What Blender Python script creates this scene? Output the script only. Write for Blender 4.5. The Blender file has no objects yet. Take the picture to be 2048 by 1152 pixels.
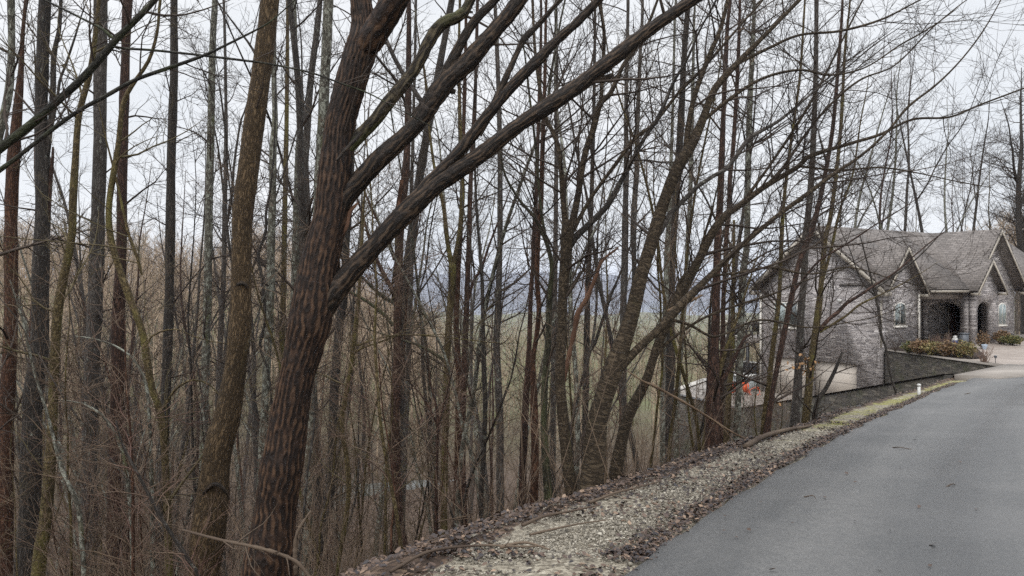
import bpy, math, random
import numpy as np
from mathutils import Vector, noise as mnoise

# ------------------------------------------------------------------ camera, sky, sun, exposure
scene = bpy.context.scene
C = scene.collection
R = math.radians
EYE, F, CX, CY = 1.6, 1480.0, 1024.0, 576.0        # photo pixels (2048 x 1152)
cam_d = bpy.data.cameras.new("camera")
cam_d.sensor_width = 36.0
cam_d.lens = 36.0 * F / 2048.0
cam_d.clip_start, cam_d.clip_end = 0.05, 20000.0
cam = bpy.data.objects.new("camera", cam_d)
cam.location = (0, 0, EYE)
cam.rotation_euler = (R(90), 0, 0)
C.objects.link(cam)
scene.camera = cam

SUN_EL, SUN_AZ = R(52), R(200)
world = bpy.data.worlds.new("World")
scene.world = world
world.use_nodes = True
wn, wl = world.node_tree.nodes, world.node_tree.links
wn.clear()
sky = wn.new('ShaderNodeTexSky')
sky.sky_type = 'NISHITA'
sky.sun_disc = False
sky.sun_elevation = SUN_EL
sky.sun_rotation = SUN_AZ
sky.air_density, sky.dust_density = 1.0, 4.0
hs = wn.new('ShaderNodeHueSaturation')
hs.inputs['Saturation'].default_value = 0.35
wl.new(sky.outputs[0], hs.inputs['Color'])
tc = wn.new('ShaderNodeTexCoord')
mp = wn.new('ShaderNodeMapping')
mp.inputs['Scale'].default_value = (1.2, 1.2, 3.0)
wl.new(tc.outputs['Generated'], mp.inputs[0])
cn = wn.new('ShaderNodeTexNoise')
cn.inputs['Scale'].default_value = 2.2
cn.inputs['Detail'].default_value = 4
wl.new(mp.outputs[0], cn.inputs['Vector'])
cr = wn.new('ShaderNodeValToRGB')
cr.color_ramp.elements[0].position, cr.color_ramp.elements[0].color = 0.32, (5.85, 6.1, 6.4, 1)
cr.color_ramp.elements[1].position, cr.color_ramp.elements[1].color = 0.68, (7.25, 7.3, 7.4, 1)
wl.new(cn.outputs['Fac'], cr.inputs[0])
mx = wn.new('ShaderNodeMix')
mx.data_type = 'RGBA'
mx.inputs['Factor'].default_value = 0.85
wl.new(hs.outputs[0], mx.inputs[6])
wl.new(cr.outputs[0], mx.inputs[7])
# overcast brightened overhead, above the camera's view, to add light to the scene
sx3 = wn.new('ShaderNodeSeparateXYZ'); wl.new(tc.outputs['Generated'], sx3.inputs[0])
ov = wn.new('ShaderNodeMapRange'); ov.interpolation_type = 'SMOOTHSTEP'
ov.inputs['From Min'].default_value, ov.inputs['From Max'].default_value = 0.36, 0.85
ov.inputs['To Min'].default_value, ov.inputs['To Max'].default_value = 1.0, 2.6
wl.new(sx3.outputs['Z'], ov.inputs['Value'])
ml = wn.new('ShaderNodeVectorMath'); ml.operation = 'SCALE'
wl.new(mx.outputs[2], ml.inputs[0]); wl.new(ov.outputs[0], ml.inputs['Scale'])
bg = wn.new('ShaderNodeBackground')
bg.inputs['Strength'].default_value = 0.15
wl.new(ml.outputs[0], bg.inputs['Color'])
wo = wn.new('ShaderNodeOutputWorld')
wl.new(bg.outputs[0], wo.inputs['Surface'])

sd = bpy.data.lights.new("sun", 'SUN')
sd.energy = 1.5
sd.angle = R(60)
sd.color = (1.0, 0.97, 0.93)
sun = bpy.data.objects.new("sun", sd)
sun.rotation_euler = (R(90) - SUN_EL, 0, R(180) - SUN_AZ)
C.objects.link(sun)

scene.view_settings.view_transform = 'Standard'
scene.view_settings.look = 'None'
scene.view_settings.gamma = 1.0
scene.view_settings.exposure = 0.0
scene.cycles.max_bounces = 7
scene.cycles.diffuse_bounces = 4
scene.cycles.sample_clamp_indirect = 4.0
scene.cycles.glossy_bounces = 2
scene.cycles.transmission_bounces = 3
scene.cycles.volume_bounces = 1
scene.cycles.use_denoising = False

rng = np.random.default_rng(11)
random.seed(5)

# ------------------------------------------------------------------ helpers
def P(px, py, Y):
    return np.array([(px - CX) / F * Y, Y, EYE + (CY - py) / F * Y])

def link(o, parent=None):
    C.objects.link(o)
    if parent is not None:
        o.parent = parent
    return o

def root_loc(p):
    v = np.zeros(3)
    while p is not None:
        v += np.array(p.location)
        p = p.parent
    return v

def tag(o, label=None, cat=None, group=None, kind=None):
    if label: o['label'] = label
    if cat: o['category'] = cat
    if group: o['group'] = group
    if kind: o['kind'] = kind
    return o

def empty(name, loc, label, cat, group=None):
    o = bpy.data.objects.new(name, None)
    o.empty_display_size = 0.1
    o.location = [float(v) for v in loc]
    link(o)
    return tag(o, label, cat, group)

def mesh(name, V, faces, mat, parent=None, smooth=False, uv=None, attrs=None, mat_idx=None):
    """faces: list of index arrays (M,n) of equal n, or lists of tuples. World coordinates in V."""
    V = np.asarray(V, dtype=np.float64)
    if parent is not None:
        V = V - root_loc(parent)
    groups = []
    if isinstance(faces, np.ndarray):
        faces = [faces]
    ls, lt, li = [], [], []
    pos = 0
    for f in faces:
        if isinstance(f, np.ndarray) and f.ndim == 2:
            m, n = f.shape
            ls.append(pos + np.arange(m) * n); lt.append(np.full(m, n)); li.append(f.ravel())
            pos += m * n
        else:
            ls.append(np.array([pos])); lt.append(np.array([len(f)])); li.append(np.array(f))
            pos += len(f)
    ls = np.concatenate(ls).astype(np.int32); li = np.concatenate(li).astype(np.int32)
    me = bpy.data.meshes.new(name)
    me.vertices.add(len(V)); me.loops.add(len(li)); me.polygons.add(len(ls))
    me.vertices.foreach_set('co', V.astype(np.float32).ravel())
    me.loops.foreach_set('vertex_index', li)
    me.polygons.foreach_set('loop_start', ls)
    if smooth:
        me.polygons.foreach_set('use_smooth', np.ones(len(ls), dtype=bool))
    if uv is not None:
        l = me.uv_layers.new(name='UVMap')
        l.data.foreach_set('uv', np.asarray(uv, dtype=np.float32)[li].ravel())
    for k, a in (attrs or {}).items():
        a = np.asarray(a, dtype=np.float32)
        if a.ndim == 1:
            me.attributes.new(k, 'FLOAT', 'POINT').data.foreach_set('value', a)
        else:
            me.attributes.new(k, 'FLOAT_VECTOR', 'POINT').data.foreach_set('vector', a.ravel())
    for m in (mat if isinstance(mat, (list, tuple)) else [mat]):
        me.materials.append(m)
    if mat_idx is not None:
        me.polygons.foreach_set('material_index', np.asarray(mat_idx, dtype=np.int32))
    me.update(calc_edges=True)
    me.validate()
    o = bpy.data.objects.new(name, me)
    return link(o, parent)

def nrm(v):
    return v / np.maximum(np.linalg.norm(v, axis=-1, keepdims=True), 1e-9)

def tubes(Pt, Rd, S):
    """N polylines of K points as tubes of S sides: verts, quads, bark coordinates."""
    Pt = np.asarray(Pt, float); Rd = np.asarray(Rd, float)
    N, K, _ = Pt.shape
    t = nrm(np.gradient(Pt, axis=1))
    mean = nrm(Pt[:, -1] - Pt[:, 0])
    ref = np.where(np.abs(mean[:, 2:3]) > 0.85, np.array([[0.0, 1.0, 0.0]]), np.array([[0.0, 0.0, 1.0]]))
    u = nrm(np.cross(t, ref[:, None, :]))
    v = np.cross(u, t)
    a = np.arange(S) * 2 * np.pi / S
    ring = (np.cos(a)[None, None, :, None] * u[:, :, None, :] + np.sin(a)[None, None, :, None] * v[:, :, None, :])
    V = Pt[:, :, None, :] + Rd[:, :, None, None] * ring
    idx = np.arange(N * K * S).reshape(N, K, S)
    q = np.stack([idx[:, :-1, :], np.roll(idx, -1, 2)[:, :-1, :], np.roll(idx, -1, 2)[:, 1:, :], idx[:, 1:, :]], -1).reshape(-1, 4)
    s = np.concatenate([np.zeros((N, 1)), np.cumsum(np.linalg.norm(np.diff(Pt, axis=1), axis=-1), 1)], 1)
    rm = np.maximum(Rd.mean(1), 0.004)[:, None, None]
    bark = np.stack(np.broadcast_arrays(np.cos(a)[None, None, :] * rm, np.sin(a)[None, None, :] * rm, s[:, :, None]), -1)
    return V.reshape(-1, 3), q, bark.reshape(-1, 3)

def cones(A, B, r):
    """N thin three-sided cones from A to B, base radius r."""
    N = len(A)
    d = nrm(B - A)
    ref = np.where(np.abs(d[:, 2:3]) > 0.85, np.array([[0.0, 1.0, 0.0]]), np.array([[0.0, 0.0, 1.0]]))
    u = nrm(np.cross(d, ref)); v = np.cross(u, d)
    a = np.arange(3) * 2 * np.pi / 3
    base = A[:, None, :] + r[:, None, None] * (np.cos(a)[None, :, None] * u[:, None, :] + np.sin(a)[None, :, None] * v[:, None, :])
    V = np.concatenate([base, B[:, None, :]], 1)
    i = (np.arange(N) * 4)[:, None]
    T = np.concatenate([i + np.array([[0, 1, 3]]), i + np.array([[1, 2, 3]]), i + np.array([[2, 0, 3]])], 0)
    return V.reshape(-1, 3), T

def resample(pts, k):
    """Catmull-Rom through pts (n, m) at k points, even in chord length."""
    pts = np.asarray(pts, float)
    if len(pts) == 2:
        w = np.linspace(0, 1, k)[:, None]
        return pts[0] * (1 - w) + pts[1] * w
    seg = np.linalg.norm(np.diff(pts[:, :3], axis=0), axis=1)
    cum = np.concatenate([[0], np.cumsum(seg)])
    q = np.concatenate([[2 * pts[0] - pts[1]], pts, [2 * pts[-1] - pts[-2]]])
    out = []
    for s in np.linspace(0, cum[-1], k):
        i = min(max(np.searchsorted(cum, s) - 1, 0), len(seg) - 1)
        w = (s - cum[i]) / max(seg[i], 1e-9)
        p0, p1, p2, p3 = q[i], q[i + 1], q[i + 2], q[i + 3]
        out.append(0.5 * (2 * p1 + (p2 - p0) * w + (2 * p0 - 5 * p1 + 4 * p2 - p3) * w * w + (3 * p1 - p0 - 3 * p2 + p3) * w ** 3))
    return np.array(out)

def sstep(a, b, x):
    t = np.clip((x - a) / (b - a), 0, 1)
    return t * t * (3 - 2 * t)

# ------------------------------------------------------------------ materials
class G:
    def __init__(s, name):
        s.m = bpy.data.materials.new(name); s.m.use_nodes = True
        s.n, s.l = s.m.node_tree.nodes, s.m.node_tree.links
        s.b = s.n['Principled BSDF']
    def put(s, sock, v):
        if hasattr(v, 'links') or isinstance(v, bpy.types.NodeSocket): s.l.new(v, sock)
        elif isinstance(v, tuple) and len(v) == 3 and sock.type == 'RGBA': sock.default_value = (*v, 1)
        else: sock.default_value = v
    def attr(s, a, out='Vector'):
        n = s.n.new('ShaderNodeAttribute'); n.attribute_name = a; return n.outputs[out]
    def coord(s, k='Object'):
        return s.n.new('ShaderNodeTexCoord').outputs[k]
    def pos(s):
        return s.n.new('ShaderNodeNewGeometry').outputs['Position']
    def rnd(s):
        return s.n.new('ShaderNodeObjectInfo').outputs['Random']
    def mapv(s, v, sc, loc=(0, 0, 0)):
        n = s.n.new('ShaderNodeMapping'); s.put(n.inputs[0], v)
        n.inputs['Scale'].default_value = sc; n.inputs['Location'].default_value = loc; return n.outputs[0]
    def noise(s, v, scale, det=4, rough=0.55, dist=0.0):
        n = s.n.new('ShaderNodeTexNoise'); s.put(n.inputs['Vector'], v)
        n.inputs['Scale'].default_value = scale; n.inputs['Detail'].default_value = det
        n.inputs['Roughness'].default_value = rough; n.inputs['Distortion'].default_value = dist
        return n.outputs['Fac']
    def voro(s, v, scale, out='Color', feat='F1', rand=1.0):
        n = s.n.new('ShaderNodeTexVoronoi'); n.feature = feat; s.put(n.inputs['Vector'], v)
        n.inputs['Scale'].default_value = scale; n.inputs['Randomness'].default_value = rand; return n.outputs[out]
    def ramp(s, f, stops):
        n = s.n.new('ShaderNodeValToRGB'); s.put(n.inputs[0], f); e = n.color_ramp.elements
        while len(e) < len(stops): e.new(0.5)
        for i, (p, c) in enumerate(stops):
            e[i].position = p; e[i].color = (c, c, c, 1) if isinstance(c, (int, float)) else (*c, 1)
        return n.outputs[0]
    def mix(s, f, a, b, mode='MIX'):
        n = s.n.new('ShaderNodeMix'); n.data_type = 'RGBA'; n.blend_type = mode
        s.put(n.inputs[0], f); s.put(n.inputs[6], a); s.put(n.inputs[7], b); return n.outputs[2]
    def math(s, op, a, b=0.0):
        n = s.n.new('ShaderNodeMath'); n.operation = op; s.put(n.inputs[0], a); s.put(n.inputs[1], b); return n.outputs[0]
    def bump(s, h, strength=0.5, dist=0.02):
        n = s.n.new('ShaderNodeBump'); n.inputs['Strength'].default_value = strength; n.inputs['Distance'].default_value = dist
        s.put(n.inputs['Height'], h); s.l.new(n.outputs[0], s.b.inputs['Normal'])
    def out(s, col, rough=0.8, spec=0.3):
        s.put(s.b.inputs['Base Color'], col); s.put(s.b.inputs['Roughness'], rough)
        s.put(s.b.inputs['Specular IOR Level'], spec); return s.m

def bark_mat(name, dark, mid, light, sx=30.0, sz=5.0, moss=0.0, lichen=0.0, mosscol=(0.055, 0.06, 0.018), bump=0.7, bdist=0.015, rings=False, wet=0.0, ridge=False):
    g = G(name)
    if not ridge: dark, mid, light = [tuple(k * .78 for k in c_) for c_ in (dark, mid, light)]
    b = g.attr('bark')
    off = g.math('MULTIPLY', g.rnd(), 37.0)
    sep = g.n.new('ShaderNodeVectorMath'); sep.operation = 'ADD'
    cmb = g.n.new('ShaderNodeCombineXYZ'); g.put(cmb.inputs[2], off)
    g.l.new(b, sep.inputs[0]); g.l.new(cmb.outputs[0], sep.inputs[1])
    b = sep.outputs[0]
    f = g.noise(g.mapv(b, (sx, sx, sz)), 1.0, 5, 0.62, 0.3)
    ridged = g.math('ABSOLUTE', g.math('SUBTRACT', f, 0.5))
    h = g.ramp(ridged, [(0.0, 0.0), (0.10, 0.75), (0.3, 1.0)])
    fine = g.noise(g.mapv(b, (sx * 4, sx * 4, sz * 6)), 1.0, 3)
    if ridge: h = g.ramp(g.attr('ridge', 'Fac'), [(0.2, 0.0), (0.6, 0.6), (1.0, 1.0)])
    tone = g.math('ADD', g.math('MULTIPLY', h, 0.66), g.math('MULTIPLY', fine, 0.34))
    col = g.ramp(tone, [(0.15, dark), (0.55, mid), (0.95, light)])
    big = g.noise(b, 1.3, 3)
    col = g.mix(g.ramp(big, [(0.35, 0.0), (0.7, 0.55)]), col, g.mix(0.5, col, dark))
    wv = g.noise(g.mapv(g.pos(), (1, 1, .35), (0, 0, 0)), 1.3, 3, .6)
    col = g.mix(0.85, col, g.mix(1.0, col, g.ramp(wv, [(0.3, 0.55), (0.5, 1.0), (0.7, 1.0)]), 'MULTIPLY'))
    if rings:
        rg = g.noise(g.mapv(b, (3, 3, 42)), 1.0, 3)
        col = g.mix(g.ramp(rg, [(0.55, 0.0), (0.66, 0.4)]), col, light)
        h = g.math('ADD', g.math('MULTIPLY', h, 0.5), rg)
    if moss > 0:
        mn = g.noise(g.mapv(b, (5, 5, 1.3)), 1.0, 5, 0.65)
        lo = 0.72 - 0.45 * moss
        col = g.mix(g.ramp(mn, [(lo, 0.0), (lo + 0.16, 0.85)]), col, g.mix(fine, mosscol, tuple(c * 1.9 for c in mosscol)))
    if lichen > 0:
        ln = g.noise(g.mapv(b, (16, 16, 9)), 1.0, 6, 0.7)
        lo = 0.72 - 0.34 * lichen
        col = g.mix(g.ramp(ln, [(lo, 0.0), (lo + 0.07, 0.8)]), col, g.mix(fine, (0.17, 0.18, 0.14), (0.42, 0.43, 0.37)))
    g.bump(g.math('ADD', h, g.math('MULTIPLY', fine, 0.35)), bump, bdist)
    return g.out(col, 0.75 - 0.25 * wet, 0.25 + 0.2 * wet)

M = {}
M['furrow'] = bark_mat('bark_furrowed', (0.009, 0.005, 0.0035), (0.034, 0.0175, 0.010), (0.115, 0.064, 0.035), 60, 9, 0.0, 0.0, bump=0.9, bdist=0.02, wet=0.3, ridge=True)
M['furrow_moss'] = bark_mat('bark_furrowed_mossy', (0.012, 0.009, 0.006), (0.055, 0.043, 0.026), (0.15, 0.12, 0.07), 60, 9, 0.4, 0.0, bump=0.9, bdist=0.015, wet=0.3, ridge=True)
M['furrow_dark'] = bark_mat('bark_furrowed_dark', (0.009, 0.0065, 0.005), (0.031, 0.0205, 0.014), (0.11, 0.072, 0.044), 60, 9, 0.1, 0.0, bump=0.9, bdist=0.02, wet=0.3, ridge=True)
M['dark_limb'] = bark_mat('bark_wet_dark', (0.010, 0.007, 0.005), (0.042, 0.028, 0.018), (0.12, 0.082, 0.05), 45, 5, 0.12, 0.0, bump=0.8, bdist=0.012, wet=0.4)
M['mossy'] = bark_mat('bark_mossy_brown', (0.04, 0.026, 0.013), (0.13, 0.086, 0.045), (0.26, 0.18, 0.10), 60, 11, 0.2, 0.1, (0.08, 0.06, 0.028), 0.9, 0.012)
M['grey'] = bark_mat('bark_grey', (0.04, 0.034, 0.03), (0.115, 0.10, 0.088), (0.24, 0.22, 0.20), 45, 7, 0.10, 0.35)
M['lichen'] = bark_mat('bark_pale_lichen', (0.05, 0.046, 0.036), (0.15, 0.14, 0.11), (0.30, 0.29, 0.24), 40, 9, 0.30, 0.62, (0.09, 0.095, 0.04))
M['darkgrey'] = bark_mat('bark_dark_grey', (0.016, 0.013, 0.011), (0.06, 0.05, 0.042), (0.15, 0.13, 0.11), 48, 6, 0.06, 0.25, wet=0.2)
M['darkred'] = bark_mat('bark_dark_red', (0.018, 0.009, 0.007), (0.078, 0.04, 0.027), (0.18, 0.10, 0.066), 48, 7, 0.05, 0.08, wet=0.2)
M['red'] = bark_mat('bark_reddish', (0.03, 0.014, 0.009), (0.10, 0.048, 0.028), (0.20, 0.10, 0.058), 40, 9, 0.05, 0.05)
M['olive'] = bark_mat('bark_olive', (0.045, 0.032, 0.014), (0.135, 0.10, 0.045), (0.26, 0.20, 0.10), 40, 16, 0.45, 0.12, (0.10, 0.09, 0.025))
M['green'] = bark_mat('bark_green', (0.02, 0.018, 0.012), (0.075, 0.068, 0.042), (0.15, 0.14, 0.09), 40, 9, 0.5, 0.15, (0.055, 0.06, 0.026))
M['cherry'] = bark_mat('bark_cherry', (0.020, 0.014, 0.009), (0.078, 0.056, 0.034), (0.17, 0.13, 0.085), 30, 26, 0.28, 0.12, (0.06, 0.053, 0.022), rings=True)
M['overhang'] = bark_mat('bark_overhang', (0.010, 0.009, 0.007), (0.035, 0.032, 0.022), (0.09, 0.085, 0.06), 50, 12, 0.5, 0.05, (0.035, 0.045, 0.014), wet=0.3)

def twig_mat(name, a, b):
    g = G(name)
    n = g.noise(g.coord(), 1.7, 2)
    return g.out(g.mix(g.ramp(n, [(0.35, 0.0), (0.65, 1.0)]), a, b), 0.8, 0.2)
M['twig'] = twig_mat('twig_dark', (0.030, 0.022, 0.018), (0.065, 0.05, 0.04))
M['twig_olive'] = twig_mat('twig_olive', (0.06, 0.05, 0.025), (0.10, 0.08, 0.045))
M['twig_red'] = twig_mat('twig_red', (0.10, 0.055, 0.045), (0.16, 0.12, 0.085))
M['brush'] = twig_mat('brush', (0.055, 0.038, 0.028), (0.15, 0.108, 0.074))
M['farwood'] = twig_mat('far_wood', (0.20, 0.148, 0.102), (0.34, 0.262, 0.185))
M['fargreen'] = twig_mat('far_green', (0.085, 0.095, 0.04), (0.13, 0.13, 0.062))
M['deadwood'] = twig_mat('dead_wood', (0.10, 0.065, 0.04), (0.21, 0.145, 0.095))
M['redwood'] = twig_mat('torn_wood', (0.06, 0.032, 0.022), (0.15, 0.082, 0.052))
M['stick'] = twig_mat('stick', (0.05, 0.035, 0.026), (0.12, 0.09, 0.065))

# ------------------------------------------------------------------ the lie of the land
_zy = np.array([-60, 4, 7, 11, 16, 20, 24, 28, 34, 400.])
_zz = np.array([0.0, 0, -.12, -.45, -.88, -1.06, -1.2, -1.38, -1.42, -1.42])
def zr(y):
    y = np.asarray(y, float)
    return (np.interp(y - 1.2, _zy, _zz) + np.interp(y, _zy, _zz) + np.interp(y + 1.2, _zy, _zz)) / 3

def on_road(px, py):
    lo, hi = 2.0, 60.0
    for _ in range(60):
        mid = (lo + hi) / 2
        if EYE + (CY - py) / F * mid > zr(mid): lo = mid
        else: hi = mid
    return np.array([(px - CX) / F * lo, lo])

EDGE = np.array([on_road(*q) for q in ((1230, 1152), (1300, 1102), (1400, 1032), (1500, 968), (1600, 911), (1700, 860), (1800, 814), (1860, 787), (1900, 771), (1940, 758))])
VERGE = np.array([on_road(*q) for q in ((820, 1152), (900, 1100), (1000, 1058), (1100, 1022), (1200, 992), (1290, 963), (1400, 925), (1500, 886), (1600, 856), (1700, 818), (1800, 789), (1880, 766))])
A_, B_, C_ = np.array([13.7, 23.0]), np.array([11.2, 36.0]), np.array([9.06, 41.5])
HR = np.array([18.0, 36.0]); HN = np.array([0.856, 0.516]); HD = np.array([-0.516, 0.856])
def hw(t, s):
    return HR + t * HN + s * HD
EDGE = np.concatenate([[[-42, -64], [-14.5, -17], [-2.0, 0.0]], EDGE, [[13.9, 22.4]]])
VERGE = np.concatenate([[[-44, -60], [-14, -15], [-3.1, 0.0]], VERGE])
HIGH = np.concatenate([VERGE, [A_], [[18.75, 28.0], [18.05, 36.0]], [hw(20, 0)], [[300, 120], [300, -200], [-44, -200]]])

def dist_poly(x, y, poly):
    """distance to the closed polygon and whether inside"""
    d = np.full(x.shape, 1e9); ins = np.zeros(x.shape, bool)
    n = len(poly)
    for i in range(n):
        ax, ay = poly[i]; bx, by = poly[(i + 1) % n]
        ex, ey = bx - ax, by - ay
        t = np.clip(((x - ax) * ex + (y - ay) * ey) / (ex * ex + ey * ey), 0, 1)
        d = np.minimum(d, np.hypot(x - ax - t * ex, y - ay - t * ey))
        c = ((ay > y) != (by > y))
        with np.errstate(divide='ignore', invalid='ignore'):
            ins ^= c & (x < (bx - ax) * (y - ay) / (by - ay if by != ay else 1e-9) + ax)
    return d, ins

def dist_line(x, y, line):
    d = np.full(np.shape(x), 1e9)
    for i in range(len(line) - 1):
        ax, ay = line[i]; bx, by = line[i + 1]
        ex, ey = bx - ax, by - ay
        t = np.clip(((x - ax) * ex + (y - ay) * ey) / (ex * ex + ey * ey), 0, 1)
        d = np.minimum(d, np.hypot(x - ax - t * ex, y - ay - t * ey))
    return d

def lump(x, y):
    return (np.sin(x * 0.9 + 1.3 * np.sin(y * 0.7)) * np.sin(y * 1.1 + 0.8 * np.sin(x * 0.6)) + 0.5 * np.sin(x * 2.3 + y * 1.7) * np.sin(y * 2.9 - x * 1.1))

LOT = np.array([[13.3, 22.7], [18.9, 28.0], [18.2, 37.0], [15.5, 47.5], [12.0, 48.0], [8.6, 42.0], [10.8, 35.8]])
POND_Z = -13.2
def ground(x, y):
    x = np.atleast_1d(np.asarray(x, float)); y = np.atleast_1d(np.asarray(y, float))
    d, ins = dist_poly(x, y, HIGH)
    dd = np.where(ins, 0, d)
    fall = 0.58 * (dd - 0.4 * (1 - np.exp(-dd / 0.4)))
    fall = fall + 1.5 * sstep(0.05, 1.3, dd) * sstep(9, 13.5, y) * sstep(1.5, 4, x)
    fall = 12.0 * np.tanh(fall / 12.0) + 0.02 * dd
    z = zr(y) - fall
    z = z + lump(x, y) * 0.10 * sstep(0.3, 4, dd) + lump(x * 3.1, y * 3.3) * 0.022 * sstep(0.0, .8, np.where(ins, 0.0, dd) + np.clip(0.8 - dist_line(x, y, VERGE), 0, .8))
    z = np.maximum(z, -14.2)
    r = np.hypot(x, y); az = np.arctan2(x, y)
    # opposite hillside on the left, valley running down to the lake ahead
    left = np.interp(r, [0, 55, 80, 120, 175, 260, 600, 1500], [-13, -13.2, -11, -5.5, 1.0, 4, -20, -57])
    ahead = np.interp(r, [0, 55, 110, 200, 400, 800, 1500, 1750], [-13.4, -13.6, -15, -19, -29, -43, -53, -57])
    w = sstep(-0.10, -0.34, az) + 0.15 * np.sin(az * 19)
    far = ahead + (left - ahead) * np.clip(w, 0, 1)
    rightp = np.interp(r, [0, 55, 85, 150, 260, 600, 1500], [-6, -6, -3, 1.5, 0, -25, -57])
    far = far + (rightp - far) * sstep(0.47, 0.60, az)
    far = far + np.sin(x / 37) * np.sin(y / 31) * np.interp(r, [60, 200], [0.2, 2.0])
    far = np.where(r > 3300, -57 + 165 * sstep(3300, 4900, r) * (0.86 + 0.10 * np.sin(x / 610 + 1.9) + 0.05 * np.sin(x / 205) + 0.02 * np.sin(x / 67)), far)
    far = np.where(r > 1750, np.maximum(far, -57), far)
    b = sstep(42, 72, np.where(ins, 0, r)) * np.where(ins, 0.0, 1.0)
    b = np.where(x > 12, b * sstep(4, 30, dd), b)
    z = z * (1 - b) + far * b
    # under the lot the ground is cut away
    dl, il = dist_poly(x, y, LOT)
    zl = np.interp(y, [23, 36, 60], [-1.12, -4.29, -4.29]) - 0.45
    z = np.where(il, np.minimum(z, zl), z)
    return z
def g1(x, y):
    return float(ground(x, y)[0])

def axis(lo, hi, step, far_lo, far_hi, grow=1.11):
    a = list(np.arange(lo, hi + 1e-6, step))
    s, v = step, a[0]
    left = []
    while v > far_lo:
        s = min(s * grow, 160); v -= s; left.append(v)
    s, v = step, a[-1]
    right = []
    while v < far_hi:
        s = min(s * grow, 160); v += s; right.append(v)
    return np.array(left[::-1] + a + right)
xs = axis(-8, 21, 0.16, -5200, 5200)
ys = axis(1, 34, 0.16, -160, 6400)
X, Y = np.meshgrid(xs, ys)
Z = ground(X.ravel(), Y.ravel()).reshape(X.shape)
d_v, in_h = dist_poly(X.ravel(), Y.ravel(), HIGH)
d_e = dist_line(X.ravel(), Y.ravel(), EDGE)
verge_a = np.where(in_h, 1.0, np.clip(1 - d_v / 0.35, 0, 1))
sdv = np.where(in_h, d_v, -d_v)
Zr = Z.ravel().copy()
Zr = np.where(in_h, zr(Y.ravel()) - 0.015 + lump(X.ravel() * 3, Y.ravel() * 3) * 0.015, Zr)
# under the asphalt and the courtyard: a little lower
ROADP = np.concatenate([EDGE, [[30, 26], [60, 30], [200, -100], [-42, -200]]])
d_r, in_r = dist_poly(X.ravel(), Y.ravel(), ROADP)
Zr = np.where(in_r, zr(Y.ravel()) - 0.02 - 0.10 * np.clip(d_r / 0.3, 0, 1), Zr)
Zr = np.where(in_h & (Y.ravel() > 22), np.minimum(Zr, zr(Y.ravel()) - 0.12), Zr)
dl_, il_ = dist_poly(X.ravel(), Y.ravel(), LOT)
Zr = np.where(il_, np.minimum(Zr, np.interp(Y.ravel(), [23, 36, 60], [-1.12, -4.29, -4.29]) - 0.4), Zr)
ny, nx = X.shape
ii = np.arange(nx * ny).reshape(ny, nx)
q = np.stack([ii[:-1, :-1], ii[:-1, 1:], ii[1:, 1:], ii[1:, :-1]], -1).reshape(-1, 4)

g = G('forest_ground')
pz = g.pos()
lf = g.voro(pz, 16, 'Color')
lfn = g.noise(pz, 7, 4)
litter = g.ramp(g.math('ADD', g.math('MULTIPLY', lf, 0.55), g.math('MULTIPLY', lfn, 0.5)), [(0.2, (0.018, 0.013, 0.010)), (0.45, (0.05, 0.034, 0.025)), (0.62, (0.09, 0.06, 0.042)), (0.85, (0.17, 0.122, 0.085))])
gv = g.voro(pz, 38, 'Color')
gn = g.noise(pz, 3.0, 5, 0.65)
grav = g.ramp(g.math('ADD', g.math('MULTIPLY', gv, 0.5), g.math('MULTIPLY', gn, 0.55)), [(0.2, (0.045, 0.036, 0.026)), (0.45, (0.16, 0.14, 0.108)), (0.65, (0.27, 0.242, 0.19)), (0.85, (0.38, 0.35, 0.285))])
mossn = g.noise(pz, 1.7, 5, 0.7)
mm = g.math('MULTIPLY', g.ramp(mossn, [(0.43, 0.0), (0.58, 0.9)]), g.attr('moss', 'Fac'))
grav = g.mix(mm, grav, g.mix(gv, (0.11, 0.11, 0.025), (0.26, 0.245, 0.07)))
vn = g.math('ADD', g.attr('verge', 'Fac'), g.math('MULTIPLY', g.math('SUBTRACT', g.noise(pz, 4, 5, 0.7), 0.5), 1.6))
near = g.mix(g.ramp(vn, [(0.4, 0.0), (0.6, 1.0)]), litter, grav)
farn = g.noise(g.mapv(pz, (1, 1, 0.2)), 0.05, 6, 0.75)
farc = g.ramp(farn, [(0.3, (0.07, 0.065, 0.036)), (0.45, (0.115, 0.105, 0.06)), (0.58, (0.105, 0.118, 0.052)), (0.8, (0.16, 0.14, 0.085))])
spz = g.n.new('ShaderNodeSeparateXYZ'); g.l.new(pz, spz.inputs[0])
farc = g.mix(g.math('GREATER_THAN', spz.outputs[1], 2600.0), farc, g.ramp(farn, [(0.3, (0.045, 0.042, 0.045)), (0.7, (0.085, 0.076, 0.078))]))   # bare wooded ridge beyond the lake
col = g.mix(g.attr('faraway', 'Fac'), near, farc)
g.bump(g.math('ADD', g.voro(pz, 30, 'Distance'), g.math('MULTIPLY', lfn, 0.6)), 0.7, 0.03)
M['ground'] = g.out(col, 0.85, 0.25)
rr = np.hypot(X.ravel(), Y.ravel())
gr = mesh('ground', np.stack([X.ravel(), Y.ravel(), Zr], 1), q, M['ground'], smooth=True,
     attrs={'verge': np.clip(sdv / 0.35 + 0.3, 0, 1), 'moss': sstep(7.5, 12.0, Y.ravel()) * sstep(40, 30, Y.ravel()), 'faraway': sstep(45, 130, rr)})
tag(gr, kind='structure')

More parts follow.
